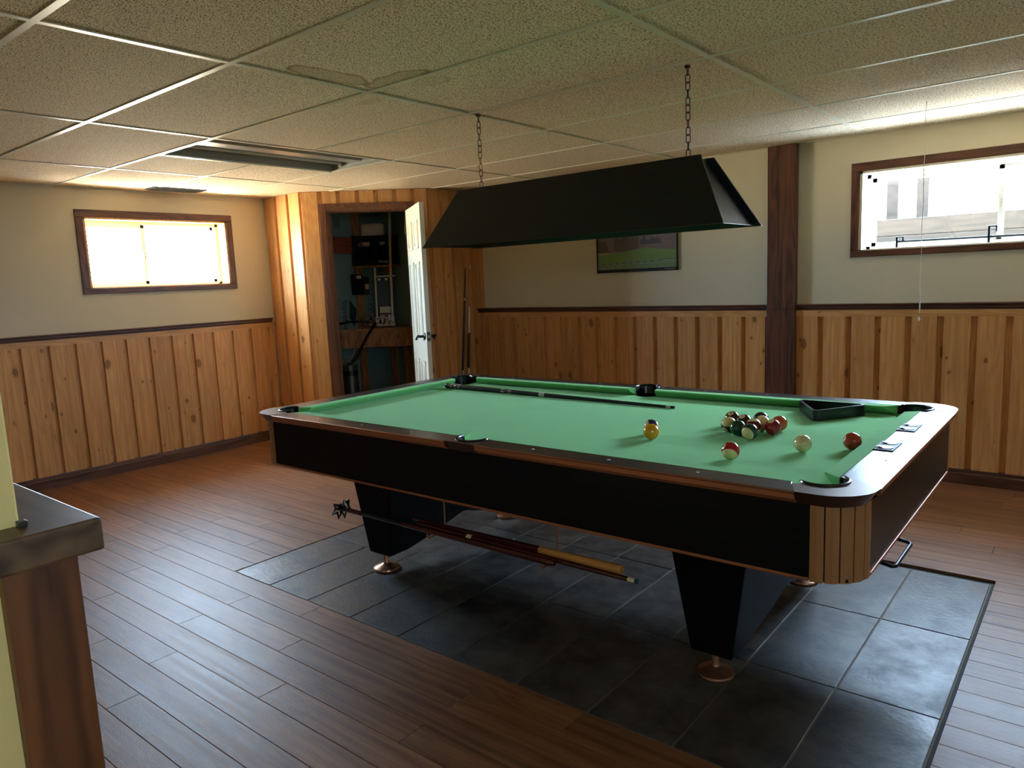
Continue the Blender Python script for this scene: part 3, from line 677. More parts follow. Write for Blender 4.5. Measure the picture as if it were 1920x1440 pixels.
# bronze strips on the sloped outer edge
def strip(p0, p1, nrm, name='rail_trim'):
    nx, ny = nrm
    def off(p, d, z): return (p[0]+nx*d, p[1]+ny*d, z)
    prof = [(-.004, ZR-.0005), (0, ZR-.002), (-.022, ZR-.034), (-.028, ZR-.034), (-.028, ZR-.0205), (-.004, ZR-.0205)]
    vs = [off(p0, d, z) for d, z in prof]+[off(p1, d, z) for d, z in prof]; k = 6
    return MB().add(vs, [(i, (i+1) % k, k+(i+1) % k, k+i) for i in range(k)]+[list(range(k))[::-1], list(range(k, 2*k))]).build(name, M['bronze'], tb)
for sy in (-1, 1):
    for sx in (-1, 1): strip((sx*(hx_-.171), sy*hy_), (sx*.071, sy*hy_), (0, sy))
for sx in (-1, 1): strip((sx*hx_, -(hy_-.137)), (sx*hx_, hy_-.137), (sx, 0))
# corner castings
R_ = .12
for sx, sy in corners:
    top = [(.170, 0)]+[(R_-R_*math.sin(math.radians(a)), R_-R_*math.cos(math.radians(a))) for a in range(0, 91, 9)]+[(0, .136)]
    bot = [(.170, .026)]+[(R_-(R_-.026)*math.sin(math.radians(a)), R_-(R_-.026)*math.cos(math.radians(a))) for a in range(0, 91, 9)]+[(.026, .136)]
    inn = [(.088, .196)]+[(pu+pr_*math.cos(math.radians(a)), pv+pr_*math.sin(math.radians(a))) for a in range(150, 301, 12)]+[(.200, .070)]
    a = [P(sx, sy, *q) for q in top+inn]; b = [P(sx, sy, *q) for q in bot+inn]
    MB().prism(a, ZR-.036, ZR+.001, poly0=b).build('corner_casting', M['casting'], tb, smooth=True, angle=50)
    # pocket: rim, throat and cup
    rim = [(pu+(pr_+.002)*math.cos(math.radians(q)), pv+(pr_+.002)*math.sin(math.radians(q))) for q in range(122, 329, 9)]
    m = MB().tube([P(sx, sy, u, v)+(ZR+.001,) for u, v in rim], [.0035]+[.0055]*(len(rim)-2)+[.0035], 8)
    n_ = len(rim); th = []
    for zz, rr in ((ZR+.003, .059), (.62, .050), (.60, .03)):
        for q in range(122, 329, 9): th.append(P(sx, sy, pu+rr*math.cos(math.radians(q)), pv+rr*math.sin(math.radians(q)))+(zz,))
    m.add(th, [(i, i+1, n_+i+1, n_+i) for i in range(n_-1)]+[(n_+i, n_+i+1, 2*n_+i+1, 2*n_+i) for i in range(n_-1)])
    c_ = P(sx, sy, pu, pv); m.lathe([(.0, .60), (.056, .60), (.062, .66), (.062, .70), (.064, .70), (.058, .595), (.0, .595)], 20, (c_[0], c_[1], 0))
    m.build('pocket', M['rubber'], tb, smooth=True)
# side castings and pockets
for sy in (-1, 1):
    def S_(x, v): return (x, sy*(hy_-v))
    top = [(-.070, 0), (.070, 0), (.070, .092), (sr, .092)]+[(sr*math.cos(math.radians(a)), sv-sr*math.sin(math.radians(a))) for a in range(0, 181, 12)]+[(-sr, .092), (-.070, .092)]
    bot = [(x_, .026) if v == 0 else (x_, v) for x_, v in top]
    MB().prism([S_(*q) for q in top], ZR-.036, ZR+.001, poly0=[S_(*q) for q in bot]).build('side_casting', M['casting'], tb, smooth=True, angle=50)
    rr_ = [(math.radians(a)) for a in range(-14, 195, 9)]
    m = MB().tube([S_((sr+.002)*math.cos(a), sv-(sr+.002)*math.sin(a))+(ZR+.002+(.004 if sy > 0 else 0),) for a in rr_], [.003]+[.0055]*(len(rr_)-2)+[.003], 8)
    n_ = len(rr_); th = []
    for zz, rq in ((ZR+.004, .057), (.735, .048), (.64, .034), (.60, .02)):
        for a in rr_: th.append(S_(rq*math.cos(a), sv-rq*math.sin(a))+(zz,))
    m.add(th, [(i, i+1, n_+i+1, n_+i) for i in range(n_-1)]+[(k_*n_+i, k_*n_+i+1, (k_+1)*n_+i+1, (k_+1)*n_+i) for k_ in (1, 2) for i in range(n_-1)])
    m.lathe([(.0, .60), (.030, .60), (.034, .66), (.034, .70), (.036, .70), (.032, .595), (.0, .595)], 20, (0, sy*(hy_-sv-.012), 0))
    m.build('pocket', M['rubber'], tb, smooth=True)
# sights and bolts on the long rails
sg_ = MB().lathe([(0, 0), (.0055, 0), (.0045, .0012), (0, .0012)], 12)
first = None
for sy in (-1, 1):
    for k in (-3, -2, -1, 1, 2, 3):
        if first is None: first = sg_.build('sight', M['screw'], tb)
        o = first if (k == -3 and sy == -1) else copy(first)
        o.location = (k*.292, sy*(hy_-.052), ZR)
for sx in (-1, 1):
    for k in (-1, 0, 1): o = copy(first); o.location = (sx*(hx_-.055), k*.292, ZR)
# score counters on the right rail
for yc in (1.553, 1.865):
    m = MB().box(-.028, .028, -.066, .066, 0, .0035).build('score_counter', M['counter'], tb, bevel=.001, loc=(1.921-CX, yc-CY, ZR))
    for dy in (-.033, .033):
        d = MB().lathe([(0, .0035), (.021, .0035), (.020, .0052), (0, .0052)], 20, (.002, dy, 0)).build('dial', M['steel_tank'], m)
        MB().add([(-.026, dy-.006, .0054), (-.006, dy+.004, .0054), (-.006, dy-.016, .0054), (-.026, dy-.006, .008), (-.006, dy+.004, .008), (-.006, dy-.016, .008)], [(0, 2, 1), (3, 4, 5), (0, 1, 4, 3), (1, 2, 5, 4), (2, 0, 3, 5)]).build('pointer', M['rubber'], m)
# cabinet
KX, KY, KR, Z0, Z1 = hx_-.024, hy_-.030, .118, .532, .738
for sy in (-1, 1):
    m = MB().box(-(KX-KR), KX-KR, min(sy*KY, sy*(KY-.03)), max(sy*KY, sy*(KY-.03)), Z0+.008, Z1); m.build('side_panel', M['black_laminate'], tb)
    MB().box(-(KX-KR), KX-KR, min(sy*(KY+.003), sy*(KY-.03)), max(sy*(KY+.003), sy*(KY-.03)), Z0, Z0+.009).build('bottom_trim', M['bronze'], tb, bevel=.0015)
ml = plain('black_panel_end', srgb(10, 10, 13), .35)
for sx in (-1, 1):
    MB().box(min(sx*KX, sx*(KX-.03)), max(sx*KX, sx*(KX-.03)), -(KY-KR), KY-KR, Z0+.008, Z1).build('end_panel', ml, tb)
    MB().box(min(sx*(KX+.003), sx*(KX-.03)), max(sx*(KX+.003), sx*(KX-.03)), -(KY-KR), KY-KR, Z0, Z0+.009).build('bottom_trim', M['bronze'], tb, bevel=.0015)
for sx, sy in corners:
    cx_, cy_ = sx*(KX-KR), sy*(KY-KR)
    def q_(r, a): return (cx_+sx*r*math.sin(a), cy_+sy*r*math.cos(a))
    n_ = 12; aa = [PI/2*k/n_ for k in range(n_+1)]
    cap = MB().prism([q_(KR-.010, a) for a in aa]+[q_(KR-.03, a) for a in aa[::-1]], Z0+.002, Z1).build('corner_cap', M['casing'], tb, smooth=True)
    for k in range(5):
        a0, a1 = PI/2*k/5+.005, PI/2*(k+1)/5-.005; am = (a0+a1)/2
        MB().prism([q_(KR-.009, a0), q_(KR+.001, a0+.012), q_(KR+.003, am), q_(KR+.001, a1-.012), q_(KR-.009, a1)], Z0, Z1).build('stave', M['oakcap'], cap)
MB().box(-(KX-.04), KX-.04, -(KY-.04), KY-.04, .60, .62).build('inner_floor', M['dark'], tb)
MB().box(-(KX-.03), KX-.03, -(KY-.03), KY-.03, Z0+.004, Z0+.012).build('bottom_board', M['black_laminate'], tb)
# pedestal legs: a wide board across the table, arched below, on two bronze feet
ay = [(1.25, .083), (1.37, .084), (1.55, .118), (1.64, .142), (1.72, .165), (1.745, .168), (1.77, .165), (1.85, .142), (1.94, .118), (2.10, .084), (2.23, .083)]
for lx in (-.1645-CX, 1.4745-CX):
    m = MB(); wb_, slope = .0705, .095; vs = []; n_ = len(ay)
    def hw_(z): return wb_+(z-.08)*slope*1.7
    for sxx in (-1, 1):
        for y_, z in ay: vs.append((lx+sxx*hw_(z), y_-CY, z))
        for y_, z in ((2.26, .535), (1.22, .535)): vs.append((lx+sxx*hw_(z), y_-CY, z))
    n_ = len(ay)+2
    fs = [list(range(n_)), list(range(n_, 2*n_))[::-1]]+[(i, n_+i, n_+(i+1) % n_, (i+1) % n_) for i in range(n_)]
    lg = m.add(vs, fs).build('leg', M['black_laminate_z'], tb, bevel=.004)
    for fyy in (1.288, 2.195):
        MB().lathe([(0, 0), (.060, 0), (.062, .006), (.060, .012), (.045, .018), (.024, .026), (.015, .030), (.0125, .034), (.0125, .092), (0, .092)], 28, (lx, fyy-CY, 0)).build('foot', M['bronze_foot'], lg, smooth=True)
# cue hooks below the front edge and the bent handle at the right end
for hxx in (.468, 1.008):
    x_ = hxx-CX; y_ = 1.062-CY
    MB().tube([(x_, y_, .536), (x_-.006, y_+.006, .46), (x_-.009, y_+.008, .40), (x_-.008, y_+.010, .372), (x_-.006, y_-.086, .370), (x_-.005, y_-.094, .388)], .0032, 8).build('cue_hook', M['bronze'], tb, smooth=True)
MB().tube([(1.93-CX, 1.265-CY, .530), (1.95-CX, 1.25-CY, .516), (2.004-CX, 1.245-CY, .508), (2.012-CX, 1.255-CY, .507), (2.012-CX, 1.450-CY, .507), (2.004-CX, 1.462-CY, .508), (1.95-CX, 1.462-CY, .516), (1.93-CX, 1.45-CY, .530)], .0055, 10).build('pull_handle', M['black_metal'], tb, smooth=True)

# ==================================================================== BALLS
BR = .0286
def ball(key, label, x, y, col, stripe=False, spot=(0, -1, 0), nrm=(0, 0, 1), num=None, group='pool balls on the cloth'):
    m = MB(); n1, n2 = 20, 32
    prof = [(BR*math.sin(PI*k/n1), -BR*math.cos(PI*k/n1)) for k in range(n1+1)]; prof[0] = (0.00001, -BR); prof[-1] = (0.00001, BR)
    o = m.lathe(prof, n2).build('pool_ball', ball_mat('ball_'+key, col, stripe, num is not None), smooth=True, angle=90)
    tag(o, label, 'ball', group)
    X = Vector(spot).normalized(); Z = Vector(nrm); Z = (Z-X*Z.dot(X)).normalized(); Y = Z.cross(X)
    mm = Matrix((X, Y, Z)).transposed().to_4x4(); mm.translation = (x, y, ZB+BR+.0004); o.matrix_world = mm
    if num:
        t = text('number', num, .013 if len(num) < 2 else .011, M['ink'], o, frame_m((BR+.0001, 0, 0), (0, 1, 0), (0, 0, 1)), ext=.00002)
        me = t.data
        for v in me.vertices:   # press the digits onto the sphere
            r2 = v.co.x**2+v.co.y**2; v.co.z += math.sqrt(max(BR**2-r2, 0))-BR+.0001
    return o
YEL, BLU, RED, PUR, ORG, GRN, MAR, BLK = srgb(214, 146, 22), srgb(16, 30, 78), srgb(170, 22, 30), srgb(40, 18, 50), srgb(196, 84, 36), srgb(8, 60, 44), srgb(96, 22, 24), srgb(10, 10, 12)
ball('yellow', 'solid yellow ball alone left of the cluster, hiding a dark one', 1.168, 1.437, YEL, spot=(-.3, .8, .2), num='1')
ball('blue_stripe', 'dark blue and white ball hidden behind the solid yellow ball', 1.128, 1.512, BLU, True, spot=(-.5, .6, .3), nrm=(.75, .45, -.15), num='10')
ball('red_stripe', 'red striped ball showing its number, nearest the long front rail', 1.522, 1.300, RED, True, spot=(-.62, -.50, .55), nrm=(.25, -.72, -.64), num='11')
ball('cue', 'plain off-white cue ball right of the red striped ball', 1.682, 1.498, srgb(214, 198, 148), num=None)
ball('red_orange', 'solid orange-red ball nearest the right end rail', 1.806, 1.603, srgb(166, 52, 30), spot=(-.80, -.45, .35), num='3')
cl = 'cluster of pool balls near the rack'
ball('brown', 'dark brown ball at the back left of the cluster', 1.325, 1.792, srgb(64, 26, 16), spot=(.0, -.55, .8), num='4')
ball('black_stripe', 'cream ball with a dark stripe below, leftmost of the cluster', 1.358, 1.679, PUR, True, spot=(-.25, -.75, -.6), nrm=(.1, -.66, .75), num='12')
ball('green', 'solid dark green ball at the front left of the cluster', 1.411, 1.636, GRN, spot=(.3, .9, .0), num='6')
ball('black', 'black ball with a number on top in the middle of the cluster', 1.389, 1.748, BLK, spot=(-.1, -.5, .85), num='8')
ball('green_stripe', 'green striped ball at the very front of the cluster', 1.471, 1.594, srgb(8, 66, 48), True, spot=(-.45, .3, -.6), nrm=(.55, .15, .75), num='14')
ball('maroon_stripe', 'maroon striped ball with a cream top inside the cluster', 1.447, 1.690, MAR, True, spot=(.3, .9, -.2), nrm=(-.25, -.15, .95), num='15')
ball('navy', 'dark navy ball at the back of the cluster', 1.426, 1.822, srgb(10, 26, 44), spot=(-.85, -.2, .1), num='2')
ball('orange_stripe', 'pale orange striped ball in the back row of the cluster', 1.454, 1.757, srgb(206, 106, 56), True, spot=(.8, .5, -.3), nrm=(.1, -.4, .6), num='13')
ball('crimson', 'solid crimson ball at the front right of the cluster', 1.512, 1.704, srgb(140, 14, 30), spot=(-.1, -.45, .9), num='7')
ball('orange', 'solid orange ball at the right end of the cluster', 1.510, 1.779, ORG, spot=(-.2, .2, .9), num='5')

# triangular rack
rk = thing('ball_rack', 'black plastic triangle rack lying on the cloth at the far right', 'rack', (0, 0, 0))
pa, pb, pc_ = Vector((1.429, 2.232)), Vector((1.566, 1.990)), Vector((1.716, 2.226))
def offtri(d):
    pts = [pa, pb, pc_]; cen = (pa+pb+pc_)/3; r = []
    for i, p in enumerate(pts):
        a = (pts[i-1]-p).normalized(); b = (pts[(i+1) % 3]-p).normalized(); bi = (a+b).normalized(); s = math.sin(math.acos(max(-1, min(1, a.dot(b))))/2)
        q = p+bi*(d/s); rr = max(.022-d, .004); k = rr/math.tan(math.acos(a.dot(b))/2)
        c = q+bi*(rr/s)
        p0 = q+a*k; p1 = q+b*k
        a0 = math.atan2((p0-c).y, (p0-c).x); a1 = math.atan2((p1-c).y, (p1-c).x)
        da_ = (a1-a0+PI) % (2*PI)-PI
        r += [(c.x+rr*math.cos(a0+da_*t/5), c.y+rr*math.sin(a0+da_*t/5)) for t in range(6)]
    return r
o1, o2, o3 = offtri(0), offtri(.006), offtri(.010); n_ = len(o1)
vs = [(x_, y_, ZB+.0005) for x_, y_ in o1]+[(x_, y_, ZB+.044) for x_, y_ in o1]+[(x_, y_, ZB+.044) for x_, y_ in o3]+[(x_, y_, ZB+.040) for x_, y_ in o3]+[(x_, y_, ZB+.040) for x_, y_ in o2]+[(x_, y_, ZB+.0005) for x_, y_ in o2]
fs = []
for k in range(6):
    for i in range(n_): j = (i+1) % n_; k2 = (k+1) % 6; fs.append((k*n_+i, k*n_+j, k2*n_+j, k2*n_+i))
MB().add(vs, fs).build('frame', M['black_plastic'], rk, smooth=True, angle=30)
vs = [(x_, y_, z) for z in (ZB+.010, ZB+.016) for x_, y_ in offtri(-.0012)]
MB().add(vs+[(x_, y_, z) for z in (ZB+.016, ZB+.010) for x_, y_ in o1], [(k*n_+i, k*n_+(i+1) % n_, ((k+1) % 4)*n_+(i+1) % n_, ((k+1) % 4)*n_+i) for k in range(4) for i in range(n_)]).build('rib', M['black_plastic'], rk, smooth=True)

# ==================================================================== CUES
def cue(name, label, p_butt, p_tip, segs, group=None, r0=.0148, r1=.0060):
    """segs: list of (t_end, material, part name) from the butt on"""
    a, b = Vector(p_butt), Vector(p_tip); d = (b-a); ln = d.length; d.normalize()
    t = thing(name, label, 'cue', a, group=group)
    q = d.to_track_quat('X', 'Z').to_matrix().to_4x4()
    t0 = 0
    for te, mat, nm in segs:
        ra, rb = r0+(r1-r0)*t0, r0+(r1-r0)*te
        o = MB().lathe([(0, t0*ln), (ra*(.86 if t0 == 0 else 1), t0*ln), (ra, t0*ln+.004), (rb, te*ln), (0, te*ln)], 16, axis='x').xf(q).build(nm, M[mat], t, smooth=True)
        t0 = te
    return t, q, ln
def inlay(t, q, ln, ta, tb_, n, r0=.0148, r1=.0060):
    m = MB(); s0 = 0
    for k in range(n):
        tt = ta+(tb_-ta)*(k+.5)/n; r = r0+(r1-r0)*tt+.0003
        for a0 in range(0, 360, 60):
            a = math.radians(a0+(30 if k % 2 else 0)); h = (tb_-ta)*ln/n*.42; w_ = r*.30
            y1, z1 = r*math.cos(a), r*math.sin(a); ty, tz = -math.sin(a), math.cos(a)
            x_ = tt*ln
            pts = [(x_-h, y1, z1), (x_, y1+ty*w_, z1+tz*w_), (x_+h, y1, z1), (x_, y1-ty*w_, z1-tz*w_)]
            inn = [(p[0], p[1]*.9, p[2]*.9) for p in pts]
            m.add(pts+inn, [(0, 1, 2, 3), (7, 6, 5, 4), (0, 4, 5, 1), (1, 5, 6, 2), (2, 6, 7, 3), (3, 7, 4, 0)])
    m.xf(q).build('inlay', M['silver'], t)
t, q, ln = cue('pool_cue', 'black pool cue with silver inlays lying on the green cloth', (-.462, 2.060, ZB+.0152), (.968, 2.020, ZB+.0066),
    [(.012, 'rubber', 'bumper'), (.47, 'black_plastic', 'butt'), (.495, 'silver', 'joint'), (.972, 'black_plastic', 'shaft'), (.988, 'silver', 'ferrule'), (1, 'rubber', 'tip')])
inlay(t, q, ln, .025, .085, 3); inlay(t, q, ln, .285, .35, 2)
# cues hanging on the hooks below the table
hz = .392
t, q, ln = cue('pool_cue', 'maroon cue with pale ring and white tip hanging under the front edge', (.36, 1.020, hz+.002), (1.338, 1.022, hz-.006),
    [(.01, 'rubber', 'bumper'), (.27, 'maroon', 'butt'), (.295, 'ivory', 'joint'), (.965, 'maroon', 'shaft'), (.99, 'ivory', 'ferrule'), (1, 'chalk', 'tip')], r0=.0125, r1=.0075)
t, q, ln = cue('pool_cue', 'orange maple stick with a thick rounded end hanging under the table', (1.262, 1.054, hz+.004), (.30, 1.052, hz+.004),
    [(.012, 'maple', 'butt_cap'), (.34, 'maple', 'butt'), (1, 'maroon', 'shaft')], r0=.0160, r1=.006)
br = thing('bridge_stick', 'mechanical bridge with black notched head hanging under the table', 'bridge', (0, 0, 0))
MB().lathe([(0, -.07), (.007, -.07), (.0072, .02), (.0075, .30), (0, .30)], 14, (0, .989, hz), axis='x').build('shaft', M['green_dark'], br, smooth=True)
MB().lathe([(0, -.06), (.0095, -.06), (.0095, .05), (0, .05)], 14, (0, .989, hz), axis='x').build('collar', M['maroon'], br, smooth=True)
MB().lathe([(0, .30), (.0085, .30), (.0125, 1.0), (.0125, 1.03), (.008, 1.045), (0, 1.045)], 14, (0, .989, hz), axis='x').build('handle', M['maroon'], br, smooth=True)
hp = [(0, .0), (.020, .010), (.030, .036), (.044, .020), (.058, .030), (.052, .0), (.070, -.032), (.040, -.022), (.022, -.058), (.010, -.022), (-.018, -.050), (-.022, -.018), (-.052, -.022), (-.030, .004), (-.040, .034), (-.016, .020)]
m = MB(); cpts = [(-.085, .989+a*.78, hz+b*.78) for a, b in hp]; m.tube(cpts, .0060, 6, closed=True)
m.tube([(-.085, .97, hz), (-.085, 1.015, hz)], .006, 6); m.tube([(-.085, .989, hz-.02), (-.085, .989, hz+.02)], .006, 6); m.tube([(-.092, .989, hz), (-.055, .989, hz)], .010, 8)
m.build('bridge_head', M['black_plastic'], br, smooth=True)
# two cues in the corner behind the table
cue('pool_cue', 'tan cue with white and black butt leaning in the corner behind the table', (-2.056, 3.935, .002), (-2.064, 4.075, 1.47),
    [(.01, 'rubber', 'bumper'), (.35, 'ivory', 'butt_cap'), (.355, 'silver', 'ring'), (.60, 'black_plastic', 'wrap'), (1, 'pale_maple', 'shaft')][:0] or
    [(.375, 'ivory', 'butt_cap'), (.59, 'black_plastic', 'wrap'), (.75, 'ivory', 'forearm'), (.985, 'maple', 'shaft'), (1, 'ivory', 'ferrule')], r0=.0155, r1=.0062)
cue('pool_cue', 'thin dark cue leaning against the closet corner behind the table', (-2.060, 3.850, .002), (-2.068, 4.02, 1.45),
    [(.37, 'silver', 'butt_cap'), (.58, 'black_plastic', 'wrap'), (.80, 'green_dark', 'forearm'), (.815, 'ivory', 'joint'), (1, 'maroon', 'shaft')], r0=.0125, r1=.0058)

# ==================================================================== HANGING LAMP
lp = thing('billiard_lamp', 'long black wood-grained shade hanging over the table on two chains', 'lamp', (.582, 1.848, 1.498))
bx0, bx1, byy = -.764, .766, .190; tx0, tx1, tyy, hz_ = -.622, .622, .066, .268
for sy in (-1, 1):      # long sloping boards, standing a little past the ends
    th = .012
    a = [(bx0, sy*byy, 0), (bx1, sy*byy, 0), (tx1, sy*tyy, hz_), (tx0, sy*tyy, hz_)]
    b = [(x_, y_-sy*th, z) for x_, y_, z in a]
    MB().add(a+b, [(0, 1, 2, 3), (7, 6, 5, 4), (0, 4, 5, 1), (1, 5, 6, 2), (2, 6, 7, 3), (3, 7, 4, 0)]).build('side_board', M['shade'], lp, bevel=.002)
for sx, xb, xt in ((-1, bx0, tx0), (1, bx1, tx1)):
    i = .026
    a = [(xb-sx*i, -byy+.011, 0.003), (xb-sx*i, byy-.011, 0.003), (xt-sx*i, tyy-.011, hz_-.006), (xt-sx*i, -tyy+.011, hz_-.006)]
    b = [(x_-sx*.012, y_, z) for x_, y_, z in a]
    MB().add(a+b, [(0, 1, 2, 3), (7, 6, 5, 4), (0, 4, 5, 1), (1, 5, 6, 2), (2, 6, 7, 3), (3, 7, 4, 0)]).build('end_board', M['shade'], lp, bevel=.001)
MB().box(tx0+.03, tx1-.03, -tyy+.012, tyy-.012, hz_-.018, hz_-.006).build('top_board', M['shade'], lp)
MB().box(tx0+.10, tx1-.10, -.045, .045, hz_-.06, hz_-.018).build('tube_fixture', M['troffer'], lp)
MB().tube([(tx0+.12, 0, hz_-.085), (tx1-.12, 0, hz_-.085)], .013, 12).build('tube', M['tube_glass'], lp, smooth=True)
def link(mat, nm, par, z, a, L_=.0355, W_=.0175, r=.0019):
    k = (nm, mat)
    if k not in bcache:
        pts = []
        h = L_/2-W_/2; w_ = W_/2-r*.5
        for q in range(0, 181, 30): pts.append((w_*math.cos(math.radians(q)), 0, h+w_*math.sin(math.radians(q))))
        for q in range(180, 361, 30): pts.append((w_*math.cos(math.radians(q)), 0, -h+w_*math.sin(math.radians(q))))
        o = MB().tube(pts, r, 6, closed=True).build('link', M[mat], par, smooth=True, angle=80); bcache[k] = o
    else: o = copy(bcache[k], parent=par)
    o.location = (0, 0, z); o.rotation_euler = (0, 0, a); return o
for xx, mat, a0 in ((.045-.582, 'chain', 20), (1.1195-.582, 'chain_d', 39)):
    ch = MB().box(-.008, .008, -.008, .008, .606, .617).build('chain', M[mat], lp, loc=(xx, .012, 0))
    pitch = (.596-hz_+.006)/12.0
    for k in range(13):
        link(mat, 'l', ch, hz_-.006+pitch*k, math.radians(a0+[0, 8, 90, 0, -5, 92, 5][k % 7]))

# ==================================================================== CEILING FIXTURES
tr = thing('ceiling_light', 'open recessed fluorescent fixture without lens or light in the ceiling', 'light', (-1.5240, 1.8288, H))
LX, LY = .2925, .5975
m = MB()
# housing: sloped sides up to a flat back
a = [(-LX, -LY, .004), (LX, -LY, .004), (LX, LY, .004), (-LX, LY, .004)]; b = [(-LX+.03, -LY+.01, .075), (LX-.03, -LY+.01, .075), (LX-.03, LY-.01, .075), (-LX+.03, LY-.01, .075)]
c_ = [(-LX-.002, -LY-.002, .004), (LX+.002, -LY-.002, .004), (LX+.002, LY+.002, .004), (-LX-.002, LY+.002, .004)]; d = [(-LX-.002, -LY-.002, .085), (LX+.002, -LY-.002, .085), (LX+.002, LY+.002, .085), (-LX-.002, LY+.002, .085)]
m.add(a+b+c_+d, [(0, 1, 5, 4), (1, 2, 6, 5), (2, 3, 7, 6), (3, 0, 4, 7), (4, 5, 6, 7), (8, 9, 13, 12), (9, 10, 14, 13), (10, 11, 15, 14), (11, 8, 12, 15), (12, 15, 14, 13), (0, 8, 9, 1), (1, 9, 10, 2), (2, 10, 11, 3), (3, 11, 8, 0)])
m.build('housing', M['troffer'], tr)
MB().prism([(-.10, .074), (-.055, .030), (.055, .030), (.10, .074)], -LY+.02, LY-.02, axis=1).build('ballast_cover', M['troffer'], tr)
for xx in (-.175, .175):
    MB().tube([(xx, -LY+.03, .045), (xx, LY-.03, .045)], .0125, 14).build('tube', M['tube_glass'], tr, smooth=True)
for yy in (-LY+.014, LY-.024):
    for xx in (-.175, .175): MB().box(xx-.014, xx+.014, yy, yy+.010, .02, .07).build('tube_socket', M['white_plastic'], tr)
for sgn in (-1, 1):
    MB().box(-LX, LX, sgn*(LY-.004)-.006, sgn*(LY-.004)+.006, -.001, .006).build('rim', M['tee'], tr)
    MB().box(sgn*(LX-.004)-.006, sgn*(LX-.004)+.006, -LY, LY, -.001, .006).build('rim', M['tee'], tr)
vt = thing('air_register', 'dark brown slotted air register in the ceiling above the left wall', 'vent', (-3.157, 1.995, H))
MB().box(-.080, .080, -.205, .205, -.006, 0).build('frame', M['vent'], vt, bevel=.002)
for k in range(7): MB().box(-.066+k*.0195, -.060+k*.0195, -.185, .185, -.011, -.006).build('slat', M['vent'], vt)

# dusty cord hanging from the ceiling
cdn = thing('pull_cord', 'thin pale dusty cord hanging from the ceiling before the right window', 'cord', (1.665, 3.40, H))
rnd = random.Random(3); pts = []; z = 0
while z > -1.075: pts.append((.0015*math.sin(z*23), .001*math.cos(z*31), z)); z -= .03
MB().tube(pts, [.0014+.0026*max(0, math.sin(-p[2]*9-2.0))*(1 if p[2] < -.7 else .3) for p in pts], 6).build('string', M['cord'], cdn, smooth=True)
MB().lathe([(0, -1.092), (.004, -1.092), (.0065, -1.082), (.003, -1.070), (0, -1.070)], 10).build('knob', M['cord'], cdn, smooth=True)

# ==================================================================== PICTURE ON THE BACK WALL
pc = thing('wall_picture', 'framed golf green print with rows of small marks, on the back wall under the lamp', 'picture', (-.394, YB, 1.60))
PW, PH = .347, .252
m = MB()
for a in ((-PW, PW, -PH, -PH+.024), (-PW, PW, PH-.012, PH), (-PW, -PW+.008, -PH, PH), (PW-.008, PW, -PH, PH)): m.box(a[0], a[1], -.018, 0, a[2], a[3])
m.build('frame', M['black_plastic'], pc, bevel=.001)
def pm(n, c, r=.6): return plain(n, c, r)
sky = MB().box(-PW+.008, PW-.008, -.010, -.002, -PH+.024, PH-.012).build('print', pm('print_sky', srgb(196, 168, 152)), pc)
def pflat(name, pts, col, k, par=None):
    m = MB(); vs = [(x_, -.010-.0002*k, z) for x_, z in pts]; return m.add(vs, [list(range(len(pts)))]).build(name, pm(name+str(k), col), par or pc)
r2 = random.Random(11)
def ridge(z0, z1, n, amp, x0=-PW+.008, x1=PW-.008):
    return [(x0+(x1-x0)*i/n, z1+r2.uniform(-amp, amp)) for i in range(n+1)]
pflat('print_trees', [(-PW+.008, -.10)]+ridge(0, .09, 26, .035)+[(PW-.008, -.10)], srgb(108, 94, 96), 1)
pflat('print_trees', [(-PW+.008, -.10)]+ridge(0, -.01, 8, .02, -PW+.008, -.26)+[(-.24, -.09)], srgb(84, 66, 54), 2)
pflat('print_trees', [(-.19, -.09)]+ridge(0, .02, 22, .04, -.19, .02)+[(.03, -.09)], srgb(88, 76, 72), 3)
pflat('print_trees', [(.04, -.05)]+ridge(0, .0, 16, .025, .04, .20)+[(.22, -.05)], srgb(70, 66, 84), 4)
pflat('print_green', [(-PW+.008, -PH+.024), (-PW+.008, -.108), (-.12, -.100), (.0, -.082), (.10, -.076), (.22, -.092), (PW-.008, -.100), (PW-.008, -PH+.024)][::-1], srgb(104, 132, 70), 5)
pflat('print_band', [(-PW+.008, -PH+.024), (-PW+.008, -.172), (PW-.008, -.158), (PW-.008, -PH+.024)][::-1], srgb(112, 134, 96), 6)
m = MB()
for k in range(9):                           # row of small arrow-like marks and the fine grid below
    x_ = -.30+k*.060+.003; z_ = -.184+k*.0012
    for pts in ([(x_, z_), (x_+.020, z_+.009), (x_+.022, z_+.006), (x_+.007, z_)], [(x_, z_), (x_+.007, z_), (x_+.022, z_-.005), (x_+.020, z_-.009)]):
        m.add([(p, -.0116, q_2) for p, q_2 in pts], [(0, 1, 2, 3)])
    m.box(x_+.030, x_+.033, -.0117, -.0115, z_-.004, z_+.006)
for k in range(5): m.box(.21+k*.026, .230+k*.026, -.0117, -.0115, -.168, -.164)
for k in range(9): m.box(-.325+k*.072, -.3235+k*.072, -.0117, -.0115, -.226, -.198)
m.box(-PW+.01, PW-.01, -.0117, -.0115, -.203, -.2018); m.box(-PW+.01, PW-.01, -.0117, -.0115, -.215, -.2142)
m.build('print_marks', pm('print_ink', srgb(28, 36, 30)), pc)
m = MB()
for k in range(8): m.box(.245+k*.0105, .252+k*.0105, -.0184, -.0181, -PH+.011, -PH+.016)
m.build('print_caption', pm('print_caption', srgb(150, 150, 150)), pc)

